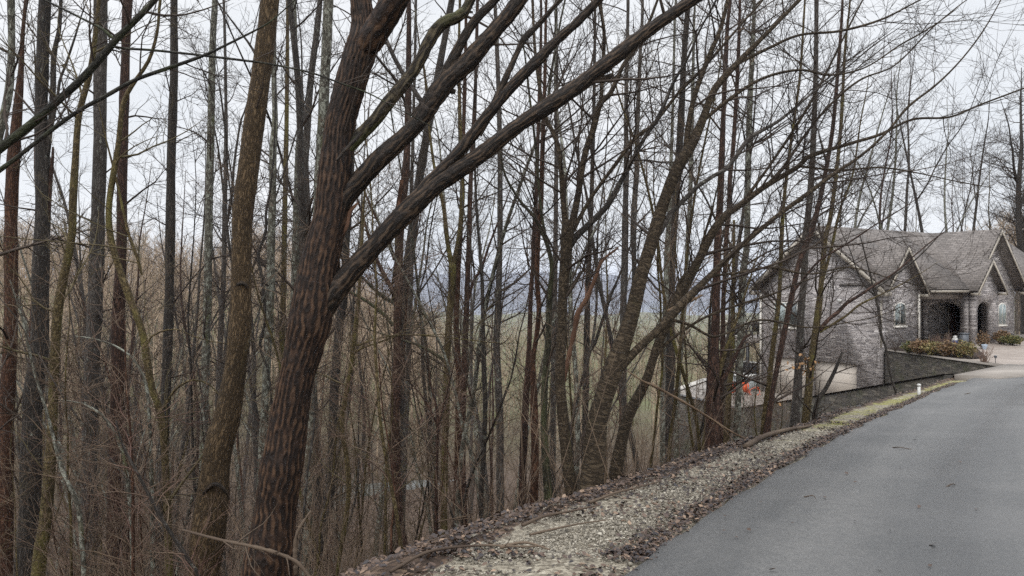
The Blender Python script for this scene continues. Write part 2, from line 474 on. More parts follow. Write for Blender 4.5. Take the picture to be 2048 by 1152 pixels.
# hills beyond the lake are the far rim of the same sheet; the lake and the small pond lie in it
g = G('lake_water')
g.bump(g.noise(g.mapv(g.pos(), (0.4, 0.15, 1)), 0.5, 3), 0.15, 0.3)
M['water'] = g.out((0.03, 0.045, 0.05), 0.08, 0.5)
lk = mesh('lake', np.array([[-4000, 1500, -55.5], [4000, 1500, -55.5], [4000, 4300, -55.5], [-4000, 4300, -55.5]]), np.array([[0, 1, 2, 3]]), M['water'])
tag(lk, kind='structure')
pa = np.linspace(0, 2 * np.pi, 64, endpoint=False)
pr = 1 + 0.14 * np.sin(3 * pa + 1) + 0.08 * np.sin(5 * pa)
pv = np.stack([-2 + 15 * pr * np.cos(pa), 49 + 8 * pr * np.sin(pa), np.full(64, POND_Z)], 1)
g = G('pond_water'); g.bump(g.noise(g.pos(), 2.5, 3), 0.06, 0.05)
M['pond'] = g.out((0.05, 0.055, 0.05), 0.06, 0.6)
tag(mesh('pond', pv, [tuple(range(64))], M['pond']), kind='structure')

# ------------------------------------------------------------------ road and drive
def densify(line, step):
    line = np.asarray(line, float); out = [line[0]]
    for a, b in zip(line[:-1], line[1:]):
        n = max(1, int(np.ceil(np.linalg.norm(b - a) / step)))
        for k in range(1, n + 1): out.append(a + (b - a) * k / n)
    return np.array(out)
ed = densify(np.concatenate([EDGE[1:], [[16.5, 25.5]]]), 0.15)
ed = np.stack([np.convolve(np.pad(ed[:, k], 5, mode='edge'), np.ones(11) / 11, 'valid') for k in range(2)], 1)
ed = np.stack([np.interp(np.linspace(0, len(ed) - 1, 260), np.arange(len(ed)), ed[:, k]) for k in range(2)], 1)
tg = nrm(np.gradient(ed, axis=0))
tg = nrm(np.stack([np.convolve(np.pad(tg[:, k], 20, mode='edge'), np.ones(41) / 41, 'valid') for k in range(2)], 1))
nr = np.stack([tg[:, 1], -tg[:, 0]], 1)
jit = 0.03 * np.interp(np.arange(260), np.arange(0, 260, 2), rng.normal(size=130))
off = np.concatenate([[0, 0.05, 0.15], np.linspace(0.4, 10.0, 36)])
nr = np.broadcast_to(np.array([0.84, -0.542]), ed.shape)
RX = ed[:, None, :] + nr[:, None, :] * (off[None, :, None] + np.where(off < 0.1, 1, 0)[None, :, None] * jit[:, None, None])
rz = zr(RX[..., 1]) + 0.012 + 0.02 * np.sin(off / 10.0 * np.pi)[None, :]
rz[:, 0] -= 0.05
RV = np.concatenate([RX, rz[..., None]], -1)
ii = np.arange(RV.shape[0] * RV.shape[1]).reshape(RV.shape[:2])
q = np.stack([ii[:-1, :-1], ii[:-1, 1:], ii[1:, 1:], ii[1:, :-1]], -1).reshape(-1, 4)
ruv = np.stack([np.broadcast_to(off[None, :], RV.shape[:2]), np.broadcast_to((np.arange(260) * 0.15)[:, None], RV.shape[:2])], -1).reshape(-1, 2)
g = G('asphalt')
pz = g.pos(); uvc = g.coord('UV')
fine = g.math('ADD', g.math('MULTIPLY', g.noise(pz, 150, 3, 0.7), .5), g.math('MULTIPLY', g.noise(pz, 48, 3, 0.75), .5))
med = g.noise(pz, 14, 4, 0.6)
stain = g.noise(g.mapv(uvc, (1.6, 0.16, 1)), 1.0, 5, 0.6)
c = g.ramp(fine, [(0.33, (0.046, 0.046, 0.045)), (0.50, (0.10, 0.099, 0.096)), (0.68, (0.20, 0.197, 0.19))])
c = g.mix(g.ramp(med, [(0.35, 0.45), (0.6, 0.0)]), c, (0.06, 0.063, 0.066))
c = g.mix(g.ramp(stain, [(0.40, 0.75), (0.56, 0.0)]), c, g.mix(0.55, c, (0.03, 0.032, 0.034)))
c = g.mix(g.ramp(g.noise(pz, 0.9, 4), [(0.45, 0.0), (0.65, 0.35)]), c, (0.16, 0.155, 0.15))
sepu = g.n.new('ShaderNodeSeparateXYZ'); g.l.new(uvc, sepu.inputs[0])
acr = g.math('ADD', sepu.outputs[0], g.math('MULTIPLY', g.noise(g.mapv(uvc, (.5, .25, 1)), 1.0, 3), 1.6))
c = g.mix(g.ramp(g.math('MULTIPLY', acr, .1), [(0.05, .7), (0.16, .1), (0.24, .62), (0.31, .0), (0.40, .65), (0.5, 0.0)]), c, (0.045, 0.046, 0.047))
g.bump(fine, 0.6, 0.008)
rg = g.ramp(g.noise(g.mapv(uvc, (0.8, 0.12, 1), (3, 1, 0)), 1.0, 4), [(0.36, 0.24), (0.64, 0.62)])
rg = g.mix(.5, rg, g.ramp(g.math('MULTIPLY', acr, .1), [(0.05, .30), (0.16, .6), (0.24, .28), (0.31, .6), (0.40, .28), (0.5, .6)]))
M['asphalt'] = g.out(c, rg, 0.55)
tag(mesh('road', RV.reshape(-1, 3), q, M['asphalt'], smooth=True, uv=ruv), kind='structure')

g = G('concrete')
pz = g.pos()
c = g.ramp(g.noise(pz, 0.8, 6, 0.65), [(0.3, (0.16, 0.14, 0.12)), (0.7, (0.27, 0.24, 0.21))])
c = g.mix(g.ramp(g.noise(pz, 90, 2), [(0.4, 0.3), (0.6, 0.0)]), c, (0.18, 0.16, 0.14))
M['concrete'] = g.out(c, 0.5, 0.4)
def bil(a, b, c_, d, n, m):
    u = np.linspace(0, 1, n)[:, None, None]; v = np.linspace(0, 1, m)[None, :, None]
    a, b, c_, d = [np.asarray(k, float) for k in (a, b, c_, d)]
    V = (a * (1 - u) + b * u) * (1 - v) + (d * (1 - u) + c_ * u) * v
    ii = np.arange(n * m).reshape(n, m)
    return V.reshape(-1, 3), np.stack([ii[:-1, :-1], ii[1:, :-1], ii[1:, 1:], ii[:-1, 1:]], -1).reshape(-1, 4)
drv, drq = [], []
def addb(*a):
    v, f = bil(*a); drq.append(f + sum(len(k) for k in drv)); drv.append(v)
A3, B3, C3 = (*A_, -1.12), (*B_, -4.30), (*C_, -4.30)
U3, W3, D3 = (18.75, 28.0, -1.42), (17.95, 36.4, -4.30), (12.6, 47.3, -4.30)
addb(A3, B3, W3, U3, 24, 6)
addb(B3, C3, D3, W3, 8, 8)
o = mesh('driveway', np.concatenate(drv), np.concatenate(drq), M['concrete'], smooth=True); tag(o, kind='structure')
# apron slab where the drive leaves the road
ap = np.array([[13.72, 22.95], [14.6, 22.15], [17.2, 23.6], [22.5, 25.4], [18.9, 28.2]])
V = np.concatenate([np.c_[ap, zr(ap[:, 1]) + 0.075], np.c_[ap, zr(ap[:, 1]) - 0.15]])
n = len(ap)
o = mesh('driveway_apron', V, [tuple(range(n))] + [(i, i + n, (i + 1) % n + n, (i + 1) % n) for i in range(n)], M['concrete']); tag(o, kind='structure')
cy = [[18.95, 27.6], [18.2, 36.2]] + [list(hw(t, 2.3)) for t in (0.4, 6, 12, 22)] + [[60, 40], [60, 20], [24, 21.5]]
g = G('courtyard_paving')
pz = g.pos()
c = g.ramp(g.noise(pz, 0.7, 6, 0.65), [(0.3, (0.20, 0.165, 0.14)), (0.7, (0.33, 0.285, 0.25))])
M['court'] = g.out(c, 0.45, 0.45)
o = mesh('courtyard', np.c_[np.array(cy), np.full(len(cy), -1.385)], [tuple(range(len(cy)))], M['court']); tag(o, kind='structure')

# ------------------------------------------------------------------ house
def stone_mat(name, cols, sx=.46, sy=.105, moss=0.0, dark=0.0):
    g = G(name)
    uv = g.coord('UV')
    wob = g.n.new('ShaderNodeVectorMath'); wob.operation = 'MULTIPLY_ADD'
    nz = g.n.new('ShaderNodeTexNoise'); nz.inputs['Scale'].default_value = 1.6; nz.inputs['Detail'].default_value = 3; g.l.new(uv, nz.inputs['Vector'])
    g.l.new(nz.outputs['Color'], wob.inputs[0]); wob.inputs[1].default_value = (.10, .10, 0); g.l.new(uv, wob.inputs[2])
    def bricks(bw, rh, off, fq):
        b = g.n.new('ShaderNodeTexBrick'); g.l.new(wob.outputs[0], b.inputs['Vector'])
        b.offset = off; b.offset_frequency = fq; b.squash = .7; b.squash_frequency = 3
        b.inputs['Scale'].default_value = 1.0; b.inputs['Brick Width'].default_value = bw; b.inputs['Row Height'].default_value = rh
        b.inputs['Mortar Size'].default_value = .006; b.inputs['Mortar Smooth'].default_value = .3; b.inputs['Bias'].default_value = 0.0
        b.inputs['Color1'].default_value = (0, 0, 0, 1); b.inputs['Color2'].default_value = (1, 1, 1, 1); b.inputs['Mortar'].default_value = (.5, .5, .5, 1)
        return b
    b1 = bricks(sx, sy, .37, 2); b2 = bricks(sx * .62, sy * .5, .43, 3)
    pick = g.ramp(g.noise(g.mapv(uv, (1.2, 5, 1)), 1.0, 2), [(0.46, 0.0), (0.5, 1.0)])
    val = g.mix(pick, b1.outputs[0], b2.outputs[0]); edge = g.mix(pick, b1.outputs[1], b2.outputs[1])
    c = g.ramp(val, [(i / (len(cols) - 1), k) for i, k in enumerate(cols)])
    c = g.mix(g.ramp(g.noise(uv, 30, 4, .7), [(0.3, 0.5), (0.65, 0.0)]), c, (0.10, 0.088, 0.086))
    c = g.mix(g.math('MULTIPLY', edge, .5), c, (0.05, 0.045, 0.043))
    g.bump(g.math('SUBTRACT', g.math('ADD', val, g.math('MULTIPLY', g.noise(uv, 40, 3), .5)), g.math('MULTIPLY', edge, 1.2)), 1.0, 0.05)
    if moss:
        c = g.mix(g.ramp(g.noise(uv, 1.1, 5, 0.7), [(0.5, 0.0), (0.7, moss)]), c, (0.045, 0.05, 0.02))
    return g.out(c, 0.75, 0.3)
M['stone'] = stone_mat('ledge_stone', [(0.20, 0.182, 0.185), (0.44, 0.41, 0.405), (0.58, 0.54, 0.53), (0.36, 0.325, 0.315), (0.76, 0.72, 0.70)])
M['stone_dark'] = stone_mat('dark_ledge_stone', [(0.014, 0.0125, 0.010), (0.038, 0.033, 0.026), (0.075, 0.066, 0.052), (0.046, 0.038, 0.026), (0.13, 0.115, 0.09)], .50, .17, 0.7)
g = G('shingles')
uv = g.coord('UV')
br = g.n.new('ShaderNodeTexBrick')
g.l.new(uv, br.inputs['Vector'])
br.inputs['Scale'].default_value = 1.0
br.inputs['Brick Width'].default_value = 0.30; br.inputs['Row Height'].default_value = 0.14
br.inputs['Mortar Size'].default_value = 0.012; br.inputs['Bias'].default_value = -0.1
br.inputs['Color1'].default_value = (0.125, 0.111, 0.102, 1); br.inputs['Color2'].default_value = (0.21, 0.188, 0.174, 1); br.inputs['Mortar'].default_value = (0.035, 0.031, 0.03, 1)
c = g.mix(g.ramp(g.noise(uv, 0.6, 5, 0.7), [(0.35, 0.4), (0.65, 0.0)]), br.outputs[0], (0.112, 0.098, 0.09))
g.bump(br.outputs['Fac'], -0.5, 0.02)
M['shingle'] = g.out(c, 0.8, 0.3)
def plain(name, col, rough=0.55, spec=0.4, var=0.25, sc=2.5):
    g = G(name)
    c = g.mix(g.ramp(g.noise(g.coord(), sc, 5, 0.65), [(0.35, 0.0), (0.7, 1.0)]), col, tuple(k * (1 - var) for k in col))
    return g.out(c, rough, spec)
M['trim'] = plain('beige_trim', (0.36, 0.325, 0.275))
M['white'] = plain('white_trim', (0.62, 0.59, 0.54), var=0.12)
M['garage'] = plain('garage_door_paint', (0.43, 0.385, 0.335), var=0.12)
M['soffit'] = plain('soffit', (0.22, 0.19, 0.17))
M['glass'] = plain('window_glass', (0.05, 0.065, 0.068), 0.06, 0.7)
M['glass_pale'] = plain('window_blind_glass', (0.26, 0.31, 0.31), 0.08, 0.7, 0.3, 1.2)
M['wood_door'] = plain('dark_wood_door', (0.035, 0.012, 0.009), 0.4, 0.4)
M['black'] = plain('dark_metal', (0.018, 0.018, 0.02), 0.45, 0.4)
M['grey_plastic'] = plain('grey_plastic', (0.11, 0.12, 0.135), 0.5)
M['tubskirt'] = plain('tub_skirt', (0.36, 0.40, 0.41), 0.45)
M['orange'] = plain('orange_plastic', (0.58, 0.085, 0.02), 0.4, 0.5, 0.2)
M['whitepaint'] = plain('white_paint', (0.52, 0.52, 0.50), 0.35, 0.5, 0.1)
M['blue'] = plain('blue_label', (0.06, 0.10, 0.28), 0.5)
M['soil'] = plain('soil', (0.035, 0.024, 0.018), 0.9, 0.2, 0.5, 8)
M['wall_dark'] = plain('porch_ceiling', (0.42, 0.39, 0.36))

def H(t, s, z):
    p = HR + t * HN + s * HD
    return np.array([p[0], p[1], z])

def prism(name, pts, off, mat, parent, uvf=None):
    """A flat outline pts (n,3) pushed by the vector off into a solid; UV = (along, z)."""
    pts = np.asarray(pts, float); off = np.asarray(off, float); n = len(pts)
    V = np.concatenate([pts, pts + off])
    f = [tuple(range(n))[::-1], tuple(range(n, 2 * n))] + [(i, (i + 1) % n, (i + 1) % n + n, i + n) for i in range(n)]
    if uvf is None:
        d = pts - pts[0]
        e = nrm(pts[1] - pts[0]) if abs((pts[1] - pts[0])[2]) < 0.3 * np.linalg.norm(pts[1] - pts[0]) else None
        if e is None:
            hd = pts[:, :2] - pts[0, :2]; k = np.argmax(np.hypot(hd[:, 0], hd[:, 1])); e = nrm(np.array([*hd[k], 0.0]))
        uv = np.stack([(V - pts[0]) @ e, V[:, 2]], 1)
        side = (V - pts[0]) @ nrm(off)
        uv[n:, 0] += side[n:]
    else:
        uv = uvf(V)
    return mesh(name, V, f, mat, parent, uv=uv)

def box(name, a, ex, ey, ez, mat, parent):
    """a corner, three edge vectors"""
    a, ex, ey, ez = [np.asarray(k, float) for k in (a, ex, ey, ez)]
    return prism(name, [a, a + ex, a + ex + ey, a + ey], ez, mat, parent)

house = empty('house', (*HR, -1.4), 'grey stone house with steep shingled gables beyond the bare trees', 'house')
n3 = np.array([*HN, 0.0]); d3 = np.array([*HD, 0.0]); z3 = np.array([0, 0, 1.0])
FL, GF, EV = -1.40, -4.32, 1.50
TH = 0.3
# gable wall over the garage: outline leaves the two door openings free
gp = [(0, GF), (1.35, GF), (1.35, -2.24), (3.85, -2.24), (3.85, GF), (4.25, GF), (4.25, -2.24), (6.75, -2.24), (6.75, GF), (7.36, GF), (7.36, EV), (3.68, 4.62), (0, EV)]
prism('gable_wall', [H(0, s, z) for s, z in gp], n3 * TH, M['stone'], house)
for s0 in (1.35, 4.25):
    gd = box('garage_door', H(0.16, s0 + .002, GF), d3 * 2.496, n3 * 0.05, z3 * 2.078, M['garage'], house)
    for k in range(1, 4):
        box('panel_joint', H(0.152, s0 + 0.02, GF + 0.52 * k), d3 * 2.45, n3 * 0.02, z3 * 0.018, M['soffit'], gd)
# front walls
def front(name, pts, s=0.0, mat='stone', th=TH):
    return prism(name, [H(t, s, z) for t, z in pts], d3 * th, M[mat], house)
front('front_wall', [(TH + .002, FL - .3), (3.1, FL - .3), (3.1, EV + .05), (1.55, 3.45), (TH + .002, EV + 0.35)])
front('front_wall', [(9.72, FL - .3), (12.75, FL - .3), (12.75, EV), (10.2, 4.55), (7.66, EV), (7.66, 1.12), (9.72, 1.12)])
prism('porch_wall', [H(3.1, s, z) for s, z in ((TH + .002, FL - .3), (2.2, FL - .3), (2.2, EV), (TH + .002, EV))], -n3 * 0.25, M['stone'], house)
prism('porch_wall', [H(t, 2.2, z) for t, z in ((2.86, FL - .3), (12.4, FL - .3), (12.4, EV), (2.86, EV))], d3 * 0.2, M['stone'], house)
prism('side_wall', [H(12.75, s, z) for s, z in ((TH + .002, FL - .3), (3.2, FL - .3), (3.2, EV), (TH + .002, EV))], -n3 * 0.25, M['stone'], house)
prism('wing_wall', [H(t, 3.2, z) for t, z in ((12.5, FL - .3), (19, FL - .3), (19, EV), (12.5, EV))], d3 * 0.2, M['stone'], house)
prism('back_wall', [H(t, 7.36, z) for t, z in ((TH + .002, GF), (19, GF), (19, EV), (TH + .002, EV))], -d3 * 0.2, M['stone'], house)
# portico with a front arch and a side arch
def arch(lo, hi, spring, top, zb, n=9):
    m = (lo + hi) / 2; h = (hi - lo) / 2
    return [(hi, zb)] + [(m + h * math.cos(a), spring + (top - spring) * math.sin(a)) for a in np.linspace(0, math.pi, n)] + [(lo, zb)]
ao = arch(7.55, 8.95, 0.40, 0.86, FL - .3)
front('portico_front', [(7.2, FL - .3), (7.2, EV)] + [(8.45, 2.92)] + [(9.7, EV), (9.7, FL - .3)] + ao, -0.6, th=0.28)
so = arch(0.12, 1.95, 0.40, 0.86, FL - .3)
prism('portico_side', [H(7.2, s, z) for s, z in [(-0.318, FL - .3), (-0.318, EV), (2.198, EV), (2.198, FL - .3)] + so], n3 * 0.28, M['stone'], house)
box('porch_ceiling', H(3.1, 0.02, 1.42), n3 * 6.2, d3 * 2.15, z3 * 0.06, M['wall_dark'], house)
box('porch_beam', H(3.112, -0.02, 1.02), n3 * 4.08, d3 * 0.22, z3 * 0.38, M['soffit'], house)
box('porch_floor', H(3.1, -0.55, FL - .2), n3 * 6.6, d3 * 2.74, z3 * 0.26, M['court'], house)
dr = box('front_door', H(10.0, 2.15, FL + .06), n3 * 1.15, d3 * 0.045, z3 * 2.25, M['wood_door'], house)
box('door_frame', H(9.88, 2.165, FL + .06), n3 * 0.115, d3 * 0.03, z3 * 2.35, M['trim'], dr)
box('door_frame', H(11.155, 2.165, FL + .06), n3 * 0.115, d3 * 0.03, z3 * 2.35, M['trim'], dr)
# roofs: slabs with shingle UVs (u along the eave, v up the slope)
def slab(name, a, b, c_, d, th, mat, parent):
    """quad a,b (eave) c_,d (ridge) thickened upwards"""
    a, b, c_, d = [np.asarray(k, float) for k in (a, b, c_, d)]
    nn = nrm(np.cross(b - a, d - a)); nn = nn if nn[2] > 0 else -nn
    e = nrm(b - a); up = nrm(np.cross(nn, e)); up = up if up[2] > 0 else -up
    uvf = lambda V: np.stack([(V - a) @ e, (V - a) @ up], 1)
    return prism(name, [a, b, c_, d], nn * th, mat, parent, uvf)
for ta, tb, sa in ((-.45, .0, -.42), (.0, 3.3, .32), (3.3, 7.25, -.42), (7.25, 12.9, .32), (12.9, 19, -.42)):
    za = EV - .06 + (sa + .42) * .8195
    slab('roof', H(ta, sa, za), H(tb, sa, za), H(tb, 3.68, 4.80), H(ta, 3.68, 4.80), 0.14, M['shingle'], house)
slab('roof', H(-0.45, 7.78, EV - .06), H(19, 7.78, EV - .06), H(19, 3.685, 4.80), H(-0.45, 3.685, 4.80), 0.14, M['shingle'], house)
def cross(tc_, hwid_, zt, s0, s1, ze_, th=0.12, lefth=None):
    for sg in (-1, 1):
        hwid, ze = hwid_, ze_
        if sg < 0 and lefth:
            hwid = lefth; ze = zt - (zt - ze_) * lefth / hwid_
        slab('gable_roof', H(tc_ + sg * hwid, s0, ze), H(tc_ + sg * hwid, s1, ze), H(tc_ + sg * .002, s1, zt), H(tc_ + sg * .002, s0, zt), th, M['shingle'], house)
        # bargeboard under the rake, soffit behind it
        e = H(tc_ + sg * hwid, s0, ze); r_ = H(tc_, s0, zt)
        prism('bargeboard', [e - d3 * .03 - z3 * .17, e - d3 * .03 + z3 * .03, r_ - d3 * .03 + z3 * .03, r_ - d3 * .03 - z3 * .17], d3 * 0.028, M['trim'], house)
        box('gable_return', H(tc_ + sg * hwid, s0, ze - .17) - n3 * (0.30 if sg > 0 else 0.0), n3 * 0.30, d3 * 0.40, z3 * 0.14, M['trim'], house)
cross(1.55, 1.80, 3.60, -0.42, 2.3, EV - .18, lefth=1.53)
cross(10.2, 2.95, 4.78, -0.55, 3.7, EV - .10)
cross(8.45, 1.50, 3.08, -0.95, 1.9, EV - .12)
for sg in (0, 1):
    e = H(-0.48, -0.42 if sg == 0 else 7.78, EV - .06); r_ = H(-0.48, 3.68, 4.80)
    prism('bargeboard', [e - z3 * .2, e + z3 * .06, r_ + z3 * .06, r_ - z3 * .2], n3 * 0.028, M['trim'], house)
    box('gable_return', H(-0.45, -0.42 if sg == 0 else 7.42, EV - .30), d3 * 0.36, n3 * 0.6, z3 * 0.22, M['trim'], house)
gt = box('gutter', H(3.36, -0.55, EV - .13), n3 * 3.55, d3 * 0.12, z3 * 0.11, M['trim'], house)
def spout(t, s, z0, z1):
    c0 = H(t, s, z0)
    box('downspout', c0, n3 * 0.09, d3 * 0.09, z3 * (z1 - z0), M['white'], house)
spout(3.0, -0.10, FL - .02, EV - .2); spout(-0.10, 7.25, GF, EV - .2)
box('corner_trim', H(-0.012, -0.012, 0.0 - 1.3), n3 * 0.012, d3 * 0.10, z3 * 2.3, M['trim'], house)
vn_ = box('roof_vent', H(9.0, 2.75, 4.10), n3 * .22, d3 * .2, z3 * .24, M['soffit'], house)

def window(base, along, outv, w, h, panes=2, arched=True, pane_mat='glass_pale', dark_low=False):
    """base = lower left corner on the wall, along = unit vector, outv = unit vector out of the wall"""
    base = np.asarray(base, float)
    def q3(u, z, o): return base + along * u + z3 * z + outv * o
    rise = 0.16 if arched else 0.0
    top = [(w * (1 - k / 10), h + rise * math.sin(math.pi * k / 10)) for k in range(11)] if arched else [(w, h), (0, h)]
    fr = prism('window', [q3(0, 0, 0.0)] + [q3(w, 0, 0.0)] + [q3(u, z, 0.0) for u, z in top], outv * 0.035, M['white'], house)
    bw = 0.055; pw = (w - bw * (panes + 1)) / panes
    for k in range(panes):
        u0 = bw + k * (pw + bw)
        hh = lambda u: h - bw + rise * math.sin(math.pi * np.clip(u / w, 0, 1))
        pts = [q3(u0, bw, .036), q3(u0 + pw, bw, .036)] + [q3(u0 + pw * (1 - j / 5), hh(u0 + pw * (1 - j / 5)), .036) for j in range(6)]
        mt = pane_mat if not (isinstance(pane_mat, (list, tuple))) else pane_mat[k]
        prism('pane', pts, outv * 0.006, M[mt], fr)
        if dark_low and k == 0:
            prism('blind_gap', [q3(u0, bw, .044), q3(u0 + pw, bw, .044), q3(u0 + pw, bw + .38, .044), q3(u0, bw + .38, .044)], outv * 0.004, M['glass'], fr)
    prism('sill', [q3(-0.06, -0.09, 0), q3(w + .06, -0.09, 0), q3(w + .06, -0.002, 0), q3(-0.06, -0.002, 0)], outv * 0.09, M['white'], fr)
window(H(0.98, 0, -0.28), n3, -d3, 0.98, 1.02, 2, True, ('glass_pale', 'glass'), True)
window(H(10.9, 0, -0.48), n3, -d3, 0.85, 1.08, 2, True, 'glass_pale')
window(H(0, 6.38, -0.56), -d3, -n3, 1.58, 1.38, 2, False, ('glass_pale', 'glass'))
lamp = box('flood_light', H(-0.12, 2.15, 0.90), d3 * .2, n3 * .12, z3 * .12, M['whitepaint'], house)

# deck on the far side: floor, rail, posts
deck = empty('wooden_deck', (*H(1.0, 8.0, GF)[:2], GF), 'raised deck with white rail standing off the far corner of the stone house', 'deck')
box('deck_floor', H(-0.6, 7.5, -1.55), n3 * 4, d3 * 3.2, z3 * 0.2, M['soffit'], deck)
box('rail', H(-0.6, 7.5, -0.42), n3 * .07, d3 * 3.2, z3 * .09, M['white'], deck)
box('rail', H(-0.6, 7.5, -1.22), n3 * .05, d3 * 3.2, z3 * .06, M['white'], deck)
for k in range(15):
    box('baluster', H(-0.585, 7.6 + k * .215, -1.16), n3 * .025, d3 * .025, z3 * .74, M['black'], deck)
for s in (7.75, 10.5):
    box('post', H(-0.6, s, GF), n3 * .14, d3 * .14, z3 * 2.77, M['black'], deck)
for k, s in enumerate((8.1, 9.3)):
    ch = empty('patio_chair', H(0.2, s, -1.35), 'dark patio chair on the deck nearer the house wall' if k == 0 else 'dark patio chair on the deck farther from the house wall', 'chair', 'chairs on the deck')
    box('seat', H(0.2, s, -0.95), n3 * .5, d3 * .5, z3 * .06, M['black'], ch)
    box('backrest', H(0.72, s, -0.95), n3 * .05, d3 * .5, z3 * .55, M['black'], ch)
    for a, b in ((0, 0), (.45, 0), (0, .45), (.45, .45)):
        box('leg', H(0.2 + a, s + b, -1.348), n3 * .05, d3 * .05, z3 * .398, M['black'], ch)

# hot tub under the deck
tub = empty('hot_tub', H(-0.9, 8.6, GF + .02), 'pale grey panelled hot tub with dark lifted cover on the lower patio', 'hot tub')
tb = [(-1.0, 7.55), (0.9, 7.55), (0.9, 9.45), (-1.0, 9.45)]
prism('tub_skirt', [H(t, s, GF + .02) for t, s in tb], z3 * .84, M['tubskirt'], tub)
prism('rim', [H(t, s, GF + .862) for t, s in ((-1.06, 7.49), (.96, 7.49), (.96, 9.51), (-1.06, 9.51))], z3 * .08, M['whitepaint'], tub)
for k in range(9):
    box('slat', H(-1.012, 7.62 + k * .21, GF + .06), d3 * .03, n3 * .011, z3 * .74, M['grey_plastic'], tub)
box('cover', H(0.2, 7.6, GF + .945), n3 * .22, d3 * 1.8, z3 * .62, M['black'], tub)
box('cover_edge', H(0.16, 7.58, GF + 1.567), n3 * .30, d3 * 1.84, z3 * .05, M['whitepaint'], tub)

# orange hose reel with loose loops
rl = empty('hose_reel', (*P(1479, 790, 41)[:2], GF + .02), 'bright orange hose reel with loose orange loops on the lower patio', 'hose reel')
rc = np.array([P(1479, 776, 41)[0], 41.0, GF + .42])
V, q, _ = tubes(np.array([[rc + [-.34, 0, 0], rc + [-.20, 0, 0], rc + [.2, 0, 0], rc + [.34, 0, 0]]]), np.array([[.30, .26, .26, .30]]), 20)
mesh('drum', V, [q, tuple(range(20))[::-1], tuple(range(60, 80))], M['orange'], rl, smooth=False)
for sx in (-.4, .4):
    a = np.linspace(0, 2 * np.pi, 25)
    V, q, _ = tubes(np.stack([np.full(25, rc[0] + sx), rc[1] + .31 * np.cos(a), rc[2] + .31 * np.sin(a)], 1)[None], np.full((1, 25), .035), 6)
    mesh('flange', V, q, M['orange'], rl, smooth=True)
    V, q, _ = tubes(np.array([[rc + [sx, -.02, .0], rc + [sx, -.24, -.40]], [rc + [sx, .02, .0], rc + [sx, .24, -.40]]]), np.full((2, 2), .025), 6)
    mesh('stand', V, q, M['black'], rl)
a = np.linspace(0, 4 * np.pi, 60)
V, q, _ = tubes(np.stack([rc[0] + .75 + .28 * np.cos(a) + .05 * a / 6, rc[1] - .1 + .2 * np.sin(a), rc[2] - .2 + .22 * np.sin(a * .9 + 1) - .01 * a], 1)[None], np.full((1, 60), .02), 5)
mesh('hose', V, q, M['orange'], rl, smooth=True)

# retaining walls
def wall_run(name, pts, ztop, zbot, th, side, label, mat='stone_dark', cap='trim', capw=0.06, capt=0.07):
    pts = np.asarray(pts, float)
    r = empty(name, (*pts[0], ztop[0]), label, 'wall')
    t = nrm(np.gradient(pts, axis=0)); nn = np.stack([t[:, 1], -t[:, 0]], 1) * side
    o_ = pts + nn * th
    ac = np.concatenate([[0], np.cumsum(np.linalg.norm(np.diff(pts, axis=0), axis=1))])
    n = len(pts)
    V = np.concatenate([np.c_[pts, ztop], np.c_[o_, ztop], np.c_[pts, zbot], np.c_[o_, zbot]])
    f = []
    for i in range(n - 1):
        f += [(i, i + 1, n + i + 1, n + i), (2 * n + i, 2 * n + i + 1, i + 1, i), (n + i, n + i + 1, 3 * n + i + 1, 3 * n + i)]
    f += [(0, n, 3 * n, 2 * n), (n - 1, 3 * n - 1, 4 * n - 1, 2 * n - 1)]
    uv = np.stack([np.concatenate([ac, ac + .4, ac, ac + .4]), V[:, 2]], 1)
    mesh('stone_face', V, f, M[mat], r, uv=uv)
    p0, p1 = pts - nn * capw, o_ + nn * capw
    zt = np.asarray(ztop)
    V = np.concatenate([np.c_[p0, zt + .002], np.c_[p1, zt + .002], np.c_[p0, zt + capt], np.c_[p1, zt + capt]])
    f = []
    for i in range(n - 1):
        f += [(2 * n + i, 2 * n + i + 1, 3 * n + i + 1, 3 * n + i), (i, i + 1, 2 * n + i + 1, 2 * n + i), (n + i, n + i + 1, 3 * n + i + 1, 3 * n + i), (i, i + 1, n + i + 1, n + i)]
    f += [(0, n, 3 * n, 2 * n), (n - 1, 2 * n - 1, 4 * n - 1, 3 * n - 1)]
    mesh('cap', V, f, M[cap], r)
    return r
up = np.array([[18.80, 27.9], [18.62, 30.6], [18.35, 33.3], [18.1, 35.9]])
wall_run('retaining_wall', up, np.full(4, -1.42), np.array([-2.2, -3.2, -4.3, -4.8]), 0.32, 1, 'upper retaining wall of dark stone with pale cap below the shrub bed', cap='concrete', capt=.055)
lw = np.concatenate([np.linspace(A_, B_, 8), np.linspace(B_, C_, 5)[1:]])
lz = np.concatenate([np.linspace(-1.10, -4.30, 8), np.full(4, -4.30)])
wall_run('retaining_wall', lw, lz, lz - np.concatenate([[1.2], np.full(11, 4.2)]), 0.30, -1, 'lower retaining wall of mossy dark stone running down beside the drive', cap='black', capw=.03, capt=.04)
cw = np.linspace(C_, [12.6, 47.3], 4)
wall_run('retaining_wall', cw, np.full(4, -4.24), np.full(4, -9.0), 0.3, -1, 'low patio wall with white coping at the far end of the lower patio', cap='white', capt=.06)
o = mesh('flower_bed', np.array([[18.75, 30.9, -1.36], [20.1, 31.3, -1.32], [22.0, 35.0, -1.26], [21.2, 37.6, -1.20], [18.2, 36.0, -1.34]]), [(0, 1, 2, 3, 4)], M['soil']); tag(o, kind='structure')

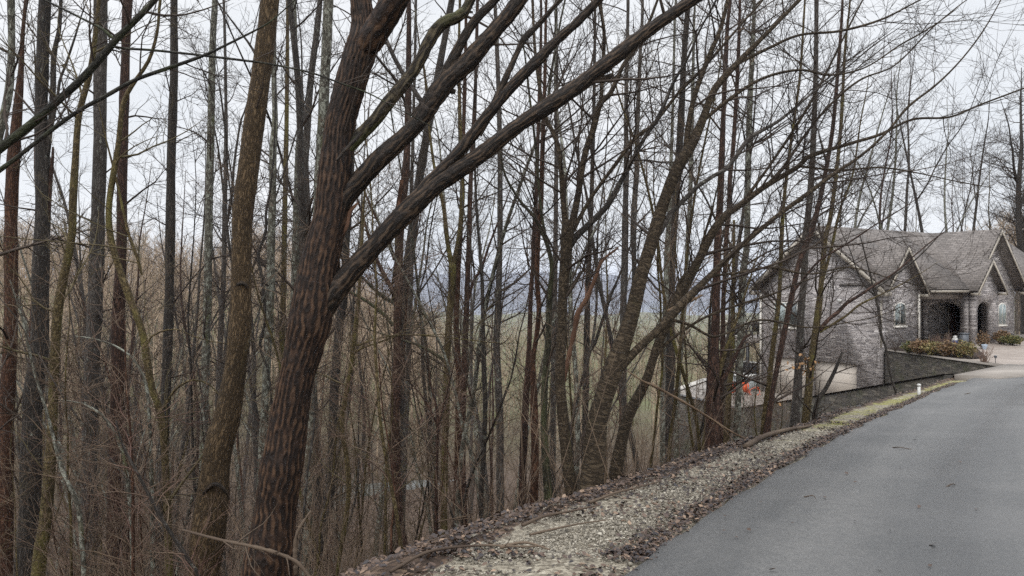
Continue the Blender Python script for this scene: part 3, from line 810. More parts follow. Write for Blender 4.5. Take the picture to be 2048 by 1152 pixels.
# ------------------------------------------------------------------ shrubs by the house
def shrub_mat(name, cols):
    g = G(name)
    n = g.noise(g.coord(), 4.5, 5, 0.7)
    w = g.n.new('ShaderNodeNewGeometry').outputs['Random Per Island']
    v = g.math('ADD', g.math('MULTIPLY', n, 0.75), g.math('MULTIPLY', w, 0.35))
    return g.out(g.ramp(v, [(0.25 + 0.5 * i / (len(cols) - 1), c) for i, c in enumerate(cols)]), 0.6, 0.3)
M['sh_gold'] = shrub_mat('shrub_gold', [(0.03, 0.04, 0.018), (0.085, 0.085, 0.03), (0.23, 0.185, 0.075), (0.17, 0.10, 0.05)])
M['sh_red'] = shrub_mat('shrub_rust', [(0.03, 0.035, 0.018), (0.085, 0.06, 0.03), (0.15, 0.085, 0.045), (0.22, 0.14, 0.07)])
M['sh_green'] = shrub_mat('shrub_green', [(0.022, 0.035, 0.016), (0.05, 0.065, 0.026), (0.10, 0.10, 0.035), (0.20, 0.15, 0.05)])
def leaf_cloud(n, cen, rad, size, rg_):
    u = nrm(rg_.normal(size=(n, 3))); rr_ = rg_.random(n) ** 0.4
    lob = 1 + 0.16 * np.sin(u[:, 0] * 7 + 2) * np.sin(u[:, 1] * 6) + 0.12 * np.sin(u[:, 2] * 9 + u[:, 0] * 5)
    p = cen + u * (rr_ * lob)[:, None] * rad
    a = nrm(rg_.normal(size=(n, 3)) + u); b = nrm(np.cross(a, rg_.normal(size=(n, 3))))
    s = size * (0.6 + 0.8 * rg_.random(n))[:, None]
    k = nrm(np.cross(a, b))
    V = np.stack([p - a * s, p + b * s * .5 + k * s * .12, p + a * s, p - b * s * .5 + k * s * .12], 1).reshape(-1, 3)
    i = (np.arange(n) * 4)[:, None]
    return V, i + np.array([[0, 1, 2, 3]])
def shrub(px, Y, w, h, mt, label, n=1500):
    x = (px - CX) / F * Y
    z = -1.33
    r = empty('shrub', (x, Y, z), label, 'shrub', 'shrubs along the house front')
    h *= .78; w *= .92; cen = np.array([x, Y, z + h * .5])
    V, f = leaf_cloud(n, cen, np.array([w / 2, w / 2, h * .5]), 0.045, rng)
    mesh('foliage', V, f, M[mt], r)
    k = 26
    A = np.tile([x, Y, z - .05], (k, 1)) + rng.normal(size=(k, 3)) * [.06, .06, 0]
    B = cen + nrm(rng.normal(size=(k, 3)) + [0, 0, .6]) * np.array([w / 2, w / 2, h * .45])
    V, f = cones(A, B, np.full(k, .012))
    mesh('stems', V, f, M['twig'], r)
shrub(1819, 34.0, .75, .62, 'sh_green', 'small green shrub at the end of the bed nearest the house wall', 900)
shrub(1842, 33.2, 1.0, .80, 'sh_red', 'rust and green shrub second from the house corner in the raised bed')
shrub(1868, 32.6, 1.05, .74, 'sh_gold', 'low golden shrub in the middle of the raised bed behind the pale wall cap')
shrub(1898, 32.0, 1.15, .82, 'sh_red', 'rusty orange shrub between the golden shrubs of the raised bed')
shrub(1928, 31.6, 1.1, .86, 'sh_gold', 'golden and dark green shrub closing the right end of the raised bed')
shrub(2004, 39.5, .9, .85, 'sh_red', 'brownish shrub under the right hand arched window')
shrub(2024, 38.5, 1.2, .62, 'sh_green', 'low dark shrub beside the right corner of the stone house')
shrub(1966, 36.5, .7, 1.0, 'sh_red', 'upright shrub with rusty leaves in front of the portico arch', 500)
def bare_shrub(px, Y, h, n, label, mt='twig_red'):
    x = (px - CX) / F * Y; z = -1.36
    A = np.tile([x, Y, z - .03], (n, 1)) + rng.normal(size=(n, 3)) * [.05, .05, 0]
    d = nrm(rng.normal(size=(n, 3)) * [.45, .45, .15] + [0, 0, 1]); B = A + d * h * (0.6 + .4 * rng.random(n))[:, None]
    u = rng.random((n, 4)) * .6 + .3
    A2 = (A[:, None] + (B - A)[:, None] * u[..., None]).reshape(-1, 3)
    B2 = A2 + nrm(np.repeat(d, 4, 0) + rng.normal(size=(n * 4, 3)) * .5) * h * .28
    V, f = cones(np.concatenate([A, A2]), np.concatenate([B, B2]), np.concatenate([np.full(n, .013), np.full(4 * n, .007)]))
    tag(mesh('bare_shrub', V, f, M[mt]), label, 'shrub', 'leafless shrubs by the house')
bare_shrub(1968, 29.6, .72, 26, 'leafless vase shaped shrub standing alone at the edge of the courtyard')
bare_shrub(1868, 35.4, .9, 30, 'leafless reddish shrub against the porch behind the golden shrub', 'twig_red')
bare_shrub(1888, 36.0, .95, 30, 'leafless reddish shrub in front of the porch steps beside the white tank', 'twig_red')
bare_shrub(1792, 35.0, .7, 14, 'thin leafless shrub under the arched window of the front gable', 'twig')

# things on the porch and verge
def lathe(name, prof, cen, mat, parent=None, S=18):
    prof = np.asarray(prof, float); a = np.arange(S) * 2 * np.pi / S
    V = np.stack([cen[0] + prof[:, None, 0] * np.cos(a), cen[1] + prof[:, None, 0] * np.sin(a), cen[2] + np.broadcast_to(prof[:, None, 1], (len(prof), S))], -1).reshape(-1, 3)
    ii = np.arange(len(prof) * S).reshape(-1, S)
    q = np.stack([ii[:-1], np.roll(ii, -1, 1)[:-1], np.roll(ii, -1, 1)[1:], ii[1:]], -1).reshape(-1, 4)
    return mesh(name, V, [q, tuple(ii[-1])], mat, parent, smooth=True)
tx, ty = P(1910, 685, 38.6)[:2]
tk = empty('gas_tank', (tx, ty, -1.385), 'small white gas tank with blue patch by the porch', 'gas tank')
lathe('body', [(.11, .0), (.125, .02), (.155, .06), (.155, .32), (.12, .38), (.05, .41), (.0, .415)], (tx, ty, -1.385), M['whitepaint'], tk)
lathe('collar', [(.10, .385), (.10, .50), (.085, .50), (.085, .39)], (tx, ty, -1.385), M['whitepaint'], tk)
V, q, _ = tubes(np.array([[[tx, ty, -1.27], [tx, ty, -1.12]]]), np.array([[.1565, .1565]]), 18)
mesh('blue_patch', V[[*range(9, 18), *range(27, 36)]], np.array([[i, i + 1, i + 10, i + 9] for i in range(8)]), M['blue'], tk)
bx, by = P(1927, 685, 38.4)[:2]
bn = empty('planter_box', (bx, by, -1.385), 'tall grey plastic box beside the white gas tank', 'planter')
prism('body', [(bx - .17, by - .17, -1.38), (bx + .17, by - .17, -1.38), (bx + .17, by + .17, -1.38), (bx - .17, by + .17, -1.38)], z3 * .6, M['grey_plastic'], bn)
prism('rim', [(bx - .2, by - .2, -.778), (bx + .2, by - .2, -.778), (bx + .2, by + .2, -.778), (bx - .2, by + .2, -.778)], z3 * .05, M['grey_plastic'], bn)
wx, wy = P(1969, 690, 36.0)[:2]
lp = lathe('garden_pot', [(.07, 0), (.10, .1), (.13, .2), (.14, .23), (.11, .23), (.1, .15)], (wx, wy, -1.383), plain('pale_glaze', (.42, .5, .6)), None, 16)
tag(lp, 'small pale blue pot on the ground below the rusty shrub', 'pot')
sx_, sy_ = P(1991, 727, 29.4)[:2]
st = empty('path_light', (sx_, sy_, -1.385), 'small grey stake light by the low end of the upper wall', 'garden light')
lathe('stake', [(.012, 0), (.012, .2)], (sx_, sy_, -1.385), M['black'], st, 8)
lathe('lamp_head', [(.03, .2), (.05, .22), (.05, .27), (.07, .28), (.0, .32)], (sx_, sy_, -1.385), M['grey_plastic'], st, 12)
mxy = on_road(1838, 789)
mk = empty('marker_post', (*mxy, zr(mxy[1]) - .02), 'short white pipe standing in the mossy verge', 'post')
lathe('pipe', [(.034, 0), (.034, .22)], (*mxy, zr(mxy[1]) - .02), M['whitepaint'], mk, 14)
lathe('pipe_cap', [(.034, .222), (.042, .222), (.042, .26), (.03, .275), (.0, .278)], (*mxy, zr(mxy[1]) - .02), M['whitepaint'], mk, 14)

# ------------------------------------------------------------------ trees
def wander(start, dirs, L, r0, r1, K, wig, up, rg_):
    """N branches of K points from start along dirs, wandering, bending up."""
    N = len(start)
    Pt = np.zeros((N, K, 3)); Pt[:, 0] = start
    d = nrm(dirs)
    st = (L / (K - 1))[:, None]
    for k in range(1, K):
        d = nrm(d + rg_.normal(size=(N, 3)) * wig + np.array([0, 0, up]))
        Pt[:, k] = Pt[:, k - 1] + d * st
    w = np.linspace(0, 1, K)[None, :]
    Rd = r0[:, None] * (1 - w) + r1[:, None] * w
    return Pt, Rd

def spawn(Pt, Rd, n, rg_, ang, ln, rf, rmin, K, wig, up, umin=0.15, zmin=None, wts=None):
    """n children over the parents; ln = (lo, hi) lengths."""
    N, KP, _ = Pt.shape
    if n <= 0: return np.zeros((0, K, 3)), np.zeros((0, K))
    w = np.linalg.norm(np.diff(Pt, axis=1), axis=-1).sum(1) if wts is None else wts
    pi = rg_.choice(N, n, p=w / w.sum())
    u = umin + (0.99 - umin) * rg_.random(n)
    f = u * (KP - 1); i = np.minimum(f.astype(int), KP - 2); fr = (f - i)[:, None]
    s = Pt[pi, i] * (1 - fr) + Pt[pi, i + 1] * fr
    rp = Rd[pi, i] * (1 - fr[:, 0]) + Rd[pi, i + 1] * fr[:, 0]
    t = nrm(Pt[pi, i + 1] - Pt[pi, i])
    pr_ = nrm(np.cross(t, rg_.normal(size=(n, 3))))
    a = np.radians(rg_.uniform(ang[0], ang[1], n))[:, None]
    d = np.cos(a) * t + np.sin(a) * pr_
    if zmin is not None:
        keep = s[:, 2] > zmin
        s, d, rp, u = s[keep], d[keep], rp[keep], u[keep]
    m = len(s)
    L = rg_.uniform(ln[0], ln[1], m) * (1.15 - 0.6 * u)
    r0 = np.clip(rp * rf, rmin, 0.011 * L + rmin)
    return wander(s, d, L, r0, np.full(m, rmin * .45), K, wig, up, rg_)

def crown_mesh(stems, rg_, n1, n2, n3, l1, l2, l3, rmin, zmin, ang=(35, 75), up=0.06, wig=0.14):
    Ps = np.stack([resample(s, 24) for s in stems])
    P0, R0 = Ps[..., :3], Ps[..., 3]
    ln = np.linalg.norm(np.diff(P0, axis=1), axis=-1).sum(1)
    P1, R1 = spawn(P0, R0, n1, rg_, ang, l1, .45, rmin * 1.6, 7, wig, up, 0.05, zmin, ln)
    parts = [(P1, R1, 4)]
    if len(P1):
        P2, R2 = spawn(P1, R1, n2, rg_, (25, 65), l2, .6, rmin * 1.15, 5, wig, up * .7)
        P3, R3 = spawn(P2, R2, n3, rg_, (20, 60), l3, .7, rmin, 4, wig, up * .5)
        parts += [(P2, R2, 3), (P3, R3, 3)]
    Vs, Qs, b = [], [], 0
    for p, r, s in parts:
        if not len(p): continue
        V, q, _ = tubes(p, r, s)
        Vs.append(V); Qs.append(q + b); b += len(V)
    if not Vs: return None
    return np.concatenate(Vs), np.concatenate(Qs)

def skin(name, nodes, mat, parent, S, step, rough=0.0, furrow=0.0, seed=0, knots=True):
    """nodes (n,4): points with radii -> one bark tube"""
    nodes = np.asarray(nodes, float)
    L = np.linalg.norm(np.diff(nodes[:, :3], axis=0), axis=1).sum()
    K = int(np.clip(L / step, 6, 1100))
    p = resample(nodes, K)
    r = np.maximum(p[:, 3], .002)
    if knots:
        r = r * (1 + 0.05 * np.interp(np.linspace(0, L * 3, K), np.arange(0, L * 3 + 2), np.random.default_rng(seed).normal(size=len(np.arange(0, L * 3 + 2)))))
    V, q, bk = tubes(p[None, :, :3], r[None], S)
    if furrow > 0 or rough > 0:
        V = V.reshape(K, S, 3); c = p[:, None, :3]
        bb = bk.reshape(K, S, 3)
        o3 = Vector((seed * 3.1, seed * 1.7, 0))
        nrd = max(7, round(2 * math.pi * float(np.mean(r)) / .025))
        disp = np.zeros((K, S)); ridge = np.zeros((K, S))
        for i in range(K):
            for j in range(S):
                v = bb[i, j]
                dd_ = 0.0
                if furrow > 0:
                    n1 = mnoise.noise(Vector((v[0] * 8, v[1] * 8, v[2] * 3.2)) + o3)
                    n2 = mnoise.noise(Vector((v[0] * 24, v[1] * 24, v[2] * 9.0)) + o3)
                    n3 = mnoise.noise(Vector((v[0] * 70, v[1] * 70, v[2] * 18)) + o3)
                    ph = nrd * j * 2 * math.pi / S + 4.4 * n1 + 2.4 * n2 + .8 * n3
                    e_ = min(1.0, max(0.0, .55 + .52 * math.cos(ph) + .7 * n3))
                    e_ *= min(1.0, max(.4, .92 + .9 * n2))
                    f_ = .5 + n3
                    ridge[i, j] = .68 * e_ + .32 * f_
                    dd_ += furrow * (e_ - .6) + furrow * .4 * (f_ - .6)
                if rough > 0:
                    dd_ += rough * mnoise.noise(Vector((v[0] * 7, v[1] * 7, v[2] * 2.2)) + o3) * r[i]
                disp[i, j] = dd_
        V = (V + nrm(V - c) * disp[..., None]).reshape(-1, 3)
    at = {'bark': bk}
    if furrow > 0.004: at['ridge'] = ridge.ravel()
    faces = [q, tuple(range((K - 1) * S, K * S))]
    return mesh(name, V, faces, mat, parent, smooth=True, attrs=at)

def world_nodes(nodes, Y):
    """pixel nodes (px, py, w[, Y]) -> (x, y, z, radius)"""
    out = []
    for nd in nodes:
        y = nd[3] if len(nd) > 3 else Y
        out.append([*P(nd[0], nd[1], y), nd[2] / 2 / F * y])
    return np.array(out)

def run_out(nd, L, up, rg_, rend=.004):
    """carry a stem on past its last traced node"""
    d = nrm(nd[-1, :3] - nd[-2, :3]); r0 = nd[-1, 3]
    pts = [nd]
    n = max(3, int(L / .7))
    p = nd[-1, :3].copy()
    for k in range(1, n + 1):
        d = nrm(d + rg_.normal(size=3) * .07 + np.array([0, 0, up]))
        p = p + d * L / n
        pts.append(np.array([[*p, max(rend, r0 * (1 - k / n) + rend)]]))
    return np.concatenate(pts)

TREE_N = 0
def tree(label, Y, mat, trunk, limbs=(), S=12, step=0.10, top=16.0, crown=(26, 120, 330), zmin=0.6, furrow=0.0, rough=0.05, twig='twig', tw=None,
         l1=(0.5, 1.9), l2=(0.25, .8), l3=(.12, .42), ang=(35, 75), up=0.06, cat='tree', group=None, name='tree', flare=1.25, limb_mat=None, dead=False):
    global TREE_N
    TREE_N += 1
    rg_ = np.random.default_rng(100 + TREE_N)
    tn = sorted(trunk, key=lambda k: -k[1])
    nd = world_nodes(tn, Y)
    gz = g1(nd[0, 0], nd[0, 1])
    if nd[0, 2] > gz - .1:
        dv = nd[0, :3] - nd[1, :3]; dv = dv / max(abs(dv[2]), .05)
        dz = nd[0, 2] - (gz - .15)
        k = min(abs(dz), 1.5) * .5
        base = np.array([nd[0, 0] + np.clip(dv[0], -.3, .3) * k, nd[0, 1], gz - .25])
        base[2] = g1(base[0], base[1]) - .2
        add = []
        if nd[0, 2] - base[2] > .6:
            w = .25 / (nd[0, 2] - base[2])
            m = base[:3] * (1 - w) + nd[0, :3] * w; m[2] = base[2] + .45
            add = [[*base, nd[0, 3] * flare * 1.18], [*m, nd[0, 3] * (1 + (flare - 1) * .35)]]
        else:
            add = [[*base, nd[0, 3] * flare]]
        nd = np.concatenate([np.array(add), nd])
    if tn[-1][1] < 70 and not dead:
        H_ = max(1.5, gz + top - nd[-1, 2])
        nd = run_out(nd, H_, .10, rg_)
    r = empty(name, nd[0, :3] + [0, 0, .2], label, cat, group)
    skin('trunk', nd, M[mat], r, S, step, rough, furrow, TREE_N)
    stems = [nd]
    for k, lb in enumerate(limbs):
        opt = {}
        if isinstance(lb, tuple) and isinstance(lb[0], dict): opt, lb = lb
        ln = world_nodes(lb, opt.get('Y', Y))
        last = lb[-1]
        if not opt.get('stub'):
            ln = run_out(ln, min(4.0, max(.4, ln[-1, 3] * 110)) if (last[1] < 20 or last[0] > 2030) else min(1.2, max(.3, ln[-1, 3] * 90)), .03, rg_, .0025)
        if furrow > .004 and not opt.get('stub'): ln[0, 3] *= 1.3; ln[1, 3] *= 1.08
        sl = max(6, int(S * (.75 if ln[0, 3] > .03 else .5)))
        skin(opt.get('name', 'limb'), ln, M[opt.get('mat', limb_mat or mat)], r, opt.get('S', sl), opt.get('step', step * .8), rough, furrow * opt.get('f', .6), TREE_N * 7 + k)
        if not opt.get('stub'): stems.append(ln)
    if crown and crown[0]:
        rmin = tw or (.0016 + .00011 * Y)
        cm = crown_mesh(stems, rg_, *crown, l1, l2, l3, rmin, zmin if zmin is not None else gz + 1, ang, up)
        if cm is not None: mesh('crown', cm[0], cm[1], M[twig], r)
    return r

st_ = lambda **k: dict(stub=True, **k)
# --- the two big trunks by the verge
tree('large dark tree with deeply furrowed bark and long limbs leaning over the verge', 5.6, 'furrow',
     [(537, 1152, 98), (552, 1000, 86), (568, 900, 78), (585, 800, 72), (606, 700, 74), (616, 650, 80), (626, 600, 80), (641, 520, 74), (652, 470, 70), (662, 425, 66), (669, 350, 62), (681, 250, 60), (706, 150, 62), (722, 95, 62), (727, 50, 48), (722, 0, 42), (715, -80, 38), (700, -220, 30)],
     [({'f': .7, 'S': 130, 'step': .010}, [(712, 120, 30, 5.6), (740, 82, 50, 5.55), (765, 42, 52, 5.5), (790, 0, 50, 5.45), (830, -70, 44, 5.4), (900, -190, 30, 5.2)]),
      ({'f': .7, 'S': 130, 'step': .010, 'mat': 'furrow_dark'}, [(628, 640, 40), (658, 592, 52), (690, 556, 46), (725, 518, 42), (780, 458, 40), (835, 402, 42), (880, 365, 37), (955, 315, 33), (1030, 256, 31), (1095, 213, 30), (1160, 169, 29), (1204, 135, 29), (1247, 100, 27), (1291, 65, 25), (1334, 35, 23), (1382, 2, 22), (1460, -50, 18), (1600, -140, 12)]),
      ({'f': .5, 'S': 80, 'step': .011, 'mat': 'furrow_dark'}, [(838, 395, 26), (862, 362, 26), (905, 318, 25), (945, 270, 24), (978, 226, 23), (1022, 174, 22), (1074, 122, 21), (1117, 78, 19), (1160, 39, 17)] ),
      ({'f': .5, 'S': 12, 'mat': 'dark_limb', 'stub': True}, [(1158, 42, 16), (1176, 25, 15), (1189, 13, 13)]),
      ({'f': .4, 'S': 12, 'mat': 'dark_limb'}, [(980, 226, 14), (990, 203, 14), (1013, 152, 13), (1035, 105, 11), (1048, 78, 13), (1074, 52, 11), (1117, 4, 9)]),
      ({'S': 10, 'mat': 'dark_limb', 'stub': True}, [(985, 222, 12), (972, 250, 9), (961, 272, 6)]),
      ({'S': 10, 'mat': 'dark_limb', 'stub': True}, [(1185, 158, 16), (1203, 158, 13), (1226, 150, 11)]),
      ({'S': 10, 'mat': 'red', 'stub': True}, [(797, 425, 14), (800, 395, 11), (804, 360, 9)]),
      ({'f': .7, 'S': 130, 'step': .010, 'mat': 'furrow_dark'}, [(660, 440, 40), (685, 398, 44), (720, 360, 38), (760, 317, 36), (800, 281, 34), (835, 245, 34), (868, 198, 39), (895, 160, 38), (930, 130, 35), (965, 90, 35), (995, 55, 33), (1024, 20, 31), (1055, -25, 28), (1120, -120, 18)]),
      ({'S': 12, 'mat': 'dark_limb', 'stub': True}, [(875, 190, 26), (893, 180, 16), (911, 184, 8)]),
      ({'f': .4, 'S': 16, 'mat': 'dark_limb'}, [(886, 165, 22), (896, 140, 22), (915, 100, 20), (940, 55, 19), (965, 25, 19), (992, -2, 17)]),
      ({'f': .45, 'S': 90, 'step': .011, 'mat': 'furrow_moss'}, [(680, 305, 30), (700, 290, 27), (720, 270, 27), (750, 240, 27), (780, 200, 27), (810, 165, 25), (840, 120, 24), (857, 85, 24), (882, 50, 23), (920, 30, 21), (942, -2, 19)]),
      ({'S': 8, 'mat': 'dark_limb', 'stub': True}, [(878, 56, 7), (884, 44, 5), (883, 31, 3)]),
      ({'S': 8, 'mat': 'dark_limb', 'stub': True}, [(918, 32, 9), (933, 25, 6), (946, 25, 4)]),
      ({'S': 8, 'mat': 'dark_limb', 'stub': True}, [(724, 266, 8, 5.45), (700, 290, 8, 5.4), (672, 321, 5, 5.38)]),
      ({'S': 10, 'mat': 'redwood', 'stub': True}, [(680, 470, 16), (692, 452, 14), (700, 424, 9), (716, 405, 5)])],
     S=280, step=0.010, furrow=0.011, rough=0.11, crown=(34, 110, 260), zmin=2.6, top=11, l1=(.5, 1.6), flare=1.15, twig='twig')
tree('second large leaning trunk with fine mossy brown bark and an arched scar', 7.0, 'mossy',
     [(545, -60, 34), (540, 0, 36), (532, 75, 37), (522, 150, 38), (508, 250, 39), (495, 350, 40), (486, 425, 41), (484, 500, 39), (482, 576, 40), (480, 650, 42), (470, 740, 44), (455, 830, 50), (436, 900, 54), (424, 1000, 58), (414, 1080, 62), (408, 1152, 66)],
     [({'S': 8, 'mat': 'darkgrey'}, [(525, 135, 6), (500, 90, 5), (470, 50, 4), (440, 10, 3)])],
     S=48, step=0.02, furrow=0.0035, rough=0.06, crown=(16, 60, 140), zmin=3, top=15)

t2 = [o for o in C.objects if o.get('label', '').startswith('second large leaning trunk')][0]
for pts_ in ([(404, 1000), (410, 984), (421, 972), (431, 968), (441, 972), (452, 984), (458, 998)], [(470, 578), (475, 570), (483, 566), (491, 570), (496, 578)]):
    w_ = (pts_[-1][0] - pts_[0][0]) / 2; c_ = (pts_[-1][0] + pts_[0][0]) / 2
    arcp = np.array([P(a, b, 7.0 - .15 * (w_ * 2.2 / 60) * math.sqrt(max(0.0, 1 - ((a - c_) / (w_ * 1.25)) ** 2)) - .015) for a, b in pts_])
    V, q, bk = tubes(resample(arcp, 24)[None], np.linspace(0, math.pi, 24)[None] * 0 + .010 + .008 * np.sin(np.linspace(0, math.pi, 24))[None], 8)
    mesh('scar', V, q, M['dark_limb'], t2, smooth=True, attrs={'bark': bk})

# --- left hand trunks
LT = dict(crown=(30, 150, 460), zmin=-0.5)
tree('pale grey trunk curving out at the picture edge', 9.0, 'lichen', [(22, 0, 13), (23, 100, 13), (18, 180, 14), (6, 240, 16), (-6, 290, 17), (-16, 420, 18), (-24, 700, 20), (-28, 1100, 24)], **LT)
tree('reddish brown trunk closest to the picture edge, dark broken top', 11.0, 'red', [(46, 60, 7), (42, 140, 11), (38, 190, 15), (30, 280, 22), (25, 350, 24), (22, 450, 24), (22, 580, 24), (20, 700, 26), (12, 850, 28), (10, 1000, 30), (8, 1152, 30)], crown=(10, 40, 110), zmin=-.5)
tree('stout grey trunk with a broken snag at its side, beside the reddish trunk', 10.0, 'darkgrey', [(90, 0, 22), (84, 150, 24), (82, 250, 24), (86, 350, 27), (86, 430, 28), (82, 520, 30), (78, 700, 34), (66, 800, 36), (60, 1000, 38), (52, 1152, 40)],
     [[(95, 310, 10), (102, 240, 10), (106, 180, 10), (108, 110, 9), (118, 60, 8), (122, 0, 7)], (st_(S=8, mat='darkred'), [(94, 440, 12), (100, 370, 9), (105, 320, 6), (106, 294, 4)]), [(104, 250, 7), (114, 200, 6), (120, 160, 6), (132, 128, 5)]], **LT)
tree('slim olive mossy trunk leaning through the two grey trunks', 8.0, 'olive', [(200, -20, 8), (194, 40, 9), (181, 140, 11), (158, 230, 12), (151, 320, 13), (146, 400, 14), (143, 475, 14), (122, 580, 16), (113, 650, 17), (107, 780, 18), (102, 900, 20), (92, 1030, 22), (76, 1152, 24)], twig='twig_olive', **LT)
tree('tall straight grey trunk, widest of the straight ones, left of the dark red trunk', 12.0, 'grey', [(201, 0, 25), (200, 150, 25), (200, 300, 25), (196, 420, 27), (192, 560, 28), (188, 660, 30), (182, 760, 29), (180, 900, 29), (178, 1152, 30)], **LT)
tree('dark red brown straight trunk with a wavy pale stem twining in front', 11.0, 'darkred', [(256, 0, 17), (250, 150, 18), (247, 250, 19), (244, 375, 19), (243, 500, 20), (236, 650, 25), (235, 770, 24), (230, 930, 25), (226, 1152, 25)], **LT)
tree('wavy yellowish stem twining past the dark red trunk', 7.8, 'olive', [(322, -10, 5), (315, 60, 6), (298, 120, 7), (265, 170, 8), (246, 210, 9), (235, 300, 10), (218, 410, 12), (222, 480, 12), (243, 550, 12), (257, 590, 13), (285, 665, 13), (292, 710, 14), (305, 780, 14), (322, 830, 14), (332, 950, 14), (338, 1152, 15)],
     [[(247, 425, 6), (258, 470, 6), (276, 520, 6), (283, 550, 4)][::-1], [(291, 706, 5), (300, 676, 4), (326, 662, 4), (355, 659, 3), (383, 671, 2)], [(322, 826, 6), (350, 780, 5), (385, 760, 4), (420, 770, 3), (445, 800, 2)]], crown=(24, 80, 200), zmin=-1.2, twig='twig_olive', top=10)
tree('straight dark trunk with grey lichen patches right of the wavy stem', 14.0, 'darkgrey', [(348, 0, 14), (348, 150, 15), (343, 300, 17), (341, 420, 18), (339, 576, 18), (335, 700, 19), (330, 850, 18), (326, 1000, 18), (322, 1152, 18)], **LT)
tree('pale lichen covered straight trunk just left of the mossy leaning trunk', 16.0, 'lichen', [(430, 0, 12), (425, 100, 13), (422, 250, 14), (418, 420, 15), (416, 550, 16), (412, 700, 16), (408, 850, 15), (404, 1000, 15), (400, 1100, 15)], **LT)
tree('thin grey trunk close behind the mossy leaning trunk', 20.0, 'grey', [(448, 15, 5), (451, 150, 6), (452, 300, 8), (449, 430, 9), (447, 560, 10), (440, 700, 11), (434, 900, 11)], [[(449, 470, 6), (462, 400, 6), (468, 330, 5), (480, 250, 4)]], **LT)
tree('whitish trunk blotched with lichen between the two big leaning trunks', 14.0, 'lichen', [(548, 0, 9), (548, 150, 10), (550, 240, 12), (546, 300, 14), (545, 400, 15), (542, 500, 15), (541, 576, 16), (535, 700, 16), (530, 800, 15), (522, 950, 16), (515, 1100, 16)], **LT)
tree('slender olive grey trunk right of the whitish one', 20.0, 'olive', [(575, 0, 6), (575, 65, 7), (573, 250, 9), (570, 400, 10), (567, 576, 11), (562, 800, 11)], **LT)
tree('grey lichen trunk touching the edge of the big furrowed trunk', 16.0, 'lichen', [(588, 0, 9), (592, 125, 11), (600, 225, 12), (596, 325, 13), (592, 450, 14), (589, 576, 15), (584, 700, 15), (575, 900, 16)], **LT)
tree('grey trunk half hidden by the big furrowed trunk', 17.0, 'grey', [(640, 0, 10), (635, 50, 12), (620, 175, 13), (612, 300, 14), (606, 400, 14), (600, 500, 14), (596, 650, 14), (590, 900, 15)], **LT)
tree('pale grey trunk rising behind the top of the furrowed trunk', 14.0, 'lichen', [(657, 0, 20), (654, 80, 20), (650, 150, 20), (646, 230, 20), (640, 300, 18), (632, 500, 20), (622, 800, 22), (615, 1050, 22)], **LT)

# --- middle trunks
MT = dict(crown=(26, 120, 340), zmin=.8)
tree('dark trunk patched with white lichen just right of the furrowed trunk', 12.0, 'darkgrey', [(712, 0, 8), (707, 200, 10), (701, 380, 12), (693, 480, 14), (688, 590, 16), (680, 640, 17), (672, 730, 17), (667, 800, 18), (665, 880, 18), (660, 980, 18), (650, 1050, 18), (640, 1130, 20)], **MT)
tree('thin mossy sapling crossing the lichen patched dark trunk', 8.6, 'olive', [(736, 330, 3), (728, 400, 5), (724, 480, 6), (720, 550, 7), (717, 600, 8), (708, 676, 9), (700, 740, 9), (690, 800, 10), (684, 850, 10), (695, 930, 10), (697, 990, 10), (690, 1050, 10), (680, 1110, 9)],
     [[(706, 690, 5), (720, 690, 5), (745, 680, 4), (780, 672, 3), (830, 670, 3), (890, 675, 2), (940, 680, 2)], [(702, 715, 5), (716, 700, 4), (760, 684, 4), (800, 671, 3), (860, 670, 2)]], crown=(16, 50, 120), zmin=-1.5, twig='twig_olive', l1=(.3, 1.0), dead=True)
tree('straight very dark trunk with crooked side limbs below the long limb', 13.0, 'darkred', [(818, 0, 9), (817, 150, 12), (814, 300, 15), (808, 380, 16), (800, 450, 18), (797, 540, 18), (797, 580, 18), (795, 650, 17), (795, 700, 18), (793, 760, 20), (790, 830, 21), (790, 900, 22), (795, 1000, 20), (800, 1060, 20), (805, 1085, 22)],
     [[(792, 590, 11), (768, 550, 9), (752, 515, 8), (740, 480, 7), (728, 440, 5)], [(790, 520, 8), (775, 480, 7), (760, 450, 6), (738, 405, 5), (725, 370, 4)],
      ({'mat': 'green'}, [(788, 606, 8), (765, 593, 8), (750, 580, 7), (735, 565, 6), (720, 550, 5)]), ({'mat': 'green'}, [(786, 652, 8), (774, 635, 7), (758, 621, 7), (740, 607, 6), (715, 592, 6), (685, 577, 5)])], **MT)
tree('thin brown trunk close beside the very dark trunk', 15.0, 'grey', [(832, 0, 5), (828, 200, 6), (824, 340, 7), (822, 430, 8), (824, 500, 8), (822, 576, 9), (818, 650, 10), (816, 750, 10), (812, 850, 11), (808, 950, 11), (806, 1000, 11)], **MT)
tree('olive trunk that forks in a narrow V against the sky', 13.0, 'olive', [(905, 525, 16), (904, 570, 16), (900, 620, 14), (895, 700, 13), (893, 800, 13), (890, 880, 14), (888, 1000, 14)],
     [[(904, 535, 11), (893, 470, 9), (888, 420, 8), (880, 380, 7), (868, 330, 6), (858, 250, 5), (850, 150, 5)], [(906, 535, 12), (917, 480, 10), (922, 440, 10), (925, 380, 10), (923, 330, 9), (920, 250, 8), (918, 100, 6), (920, 0, 5)],
      ({'mat': 'green'}, [(896, 732, 7), (880, 715, 7), (856, 700, 7), (836, 690, 6), (820, 685, 5)])], **MT)
tree('reddish trunk standing tight against the forked olive one', 14.0, 'red', [(932, 0, 5), (930, 150, 7), (926, 300, 8), (922, 450, 9), (917, 530, 10), (915, 580, 11), (912, 640, 12), (915, 700, 12), (918, 760, 13), (917, 850, 14), (915, 950, 14), (913, 1010, 14)], **MT)
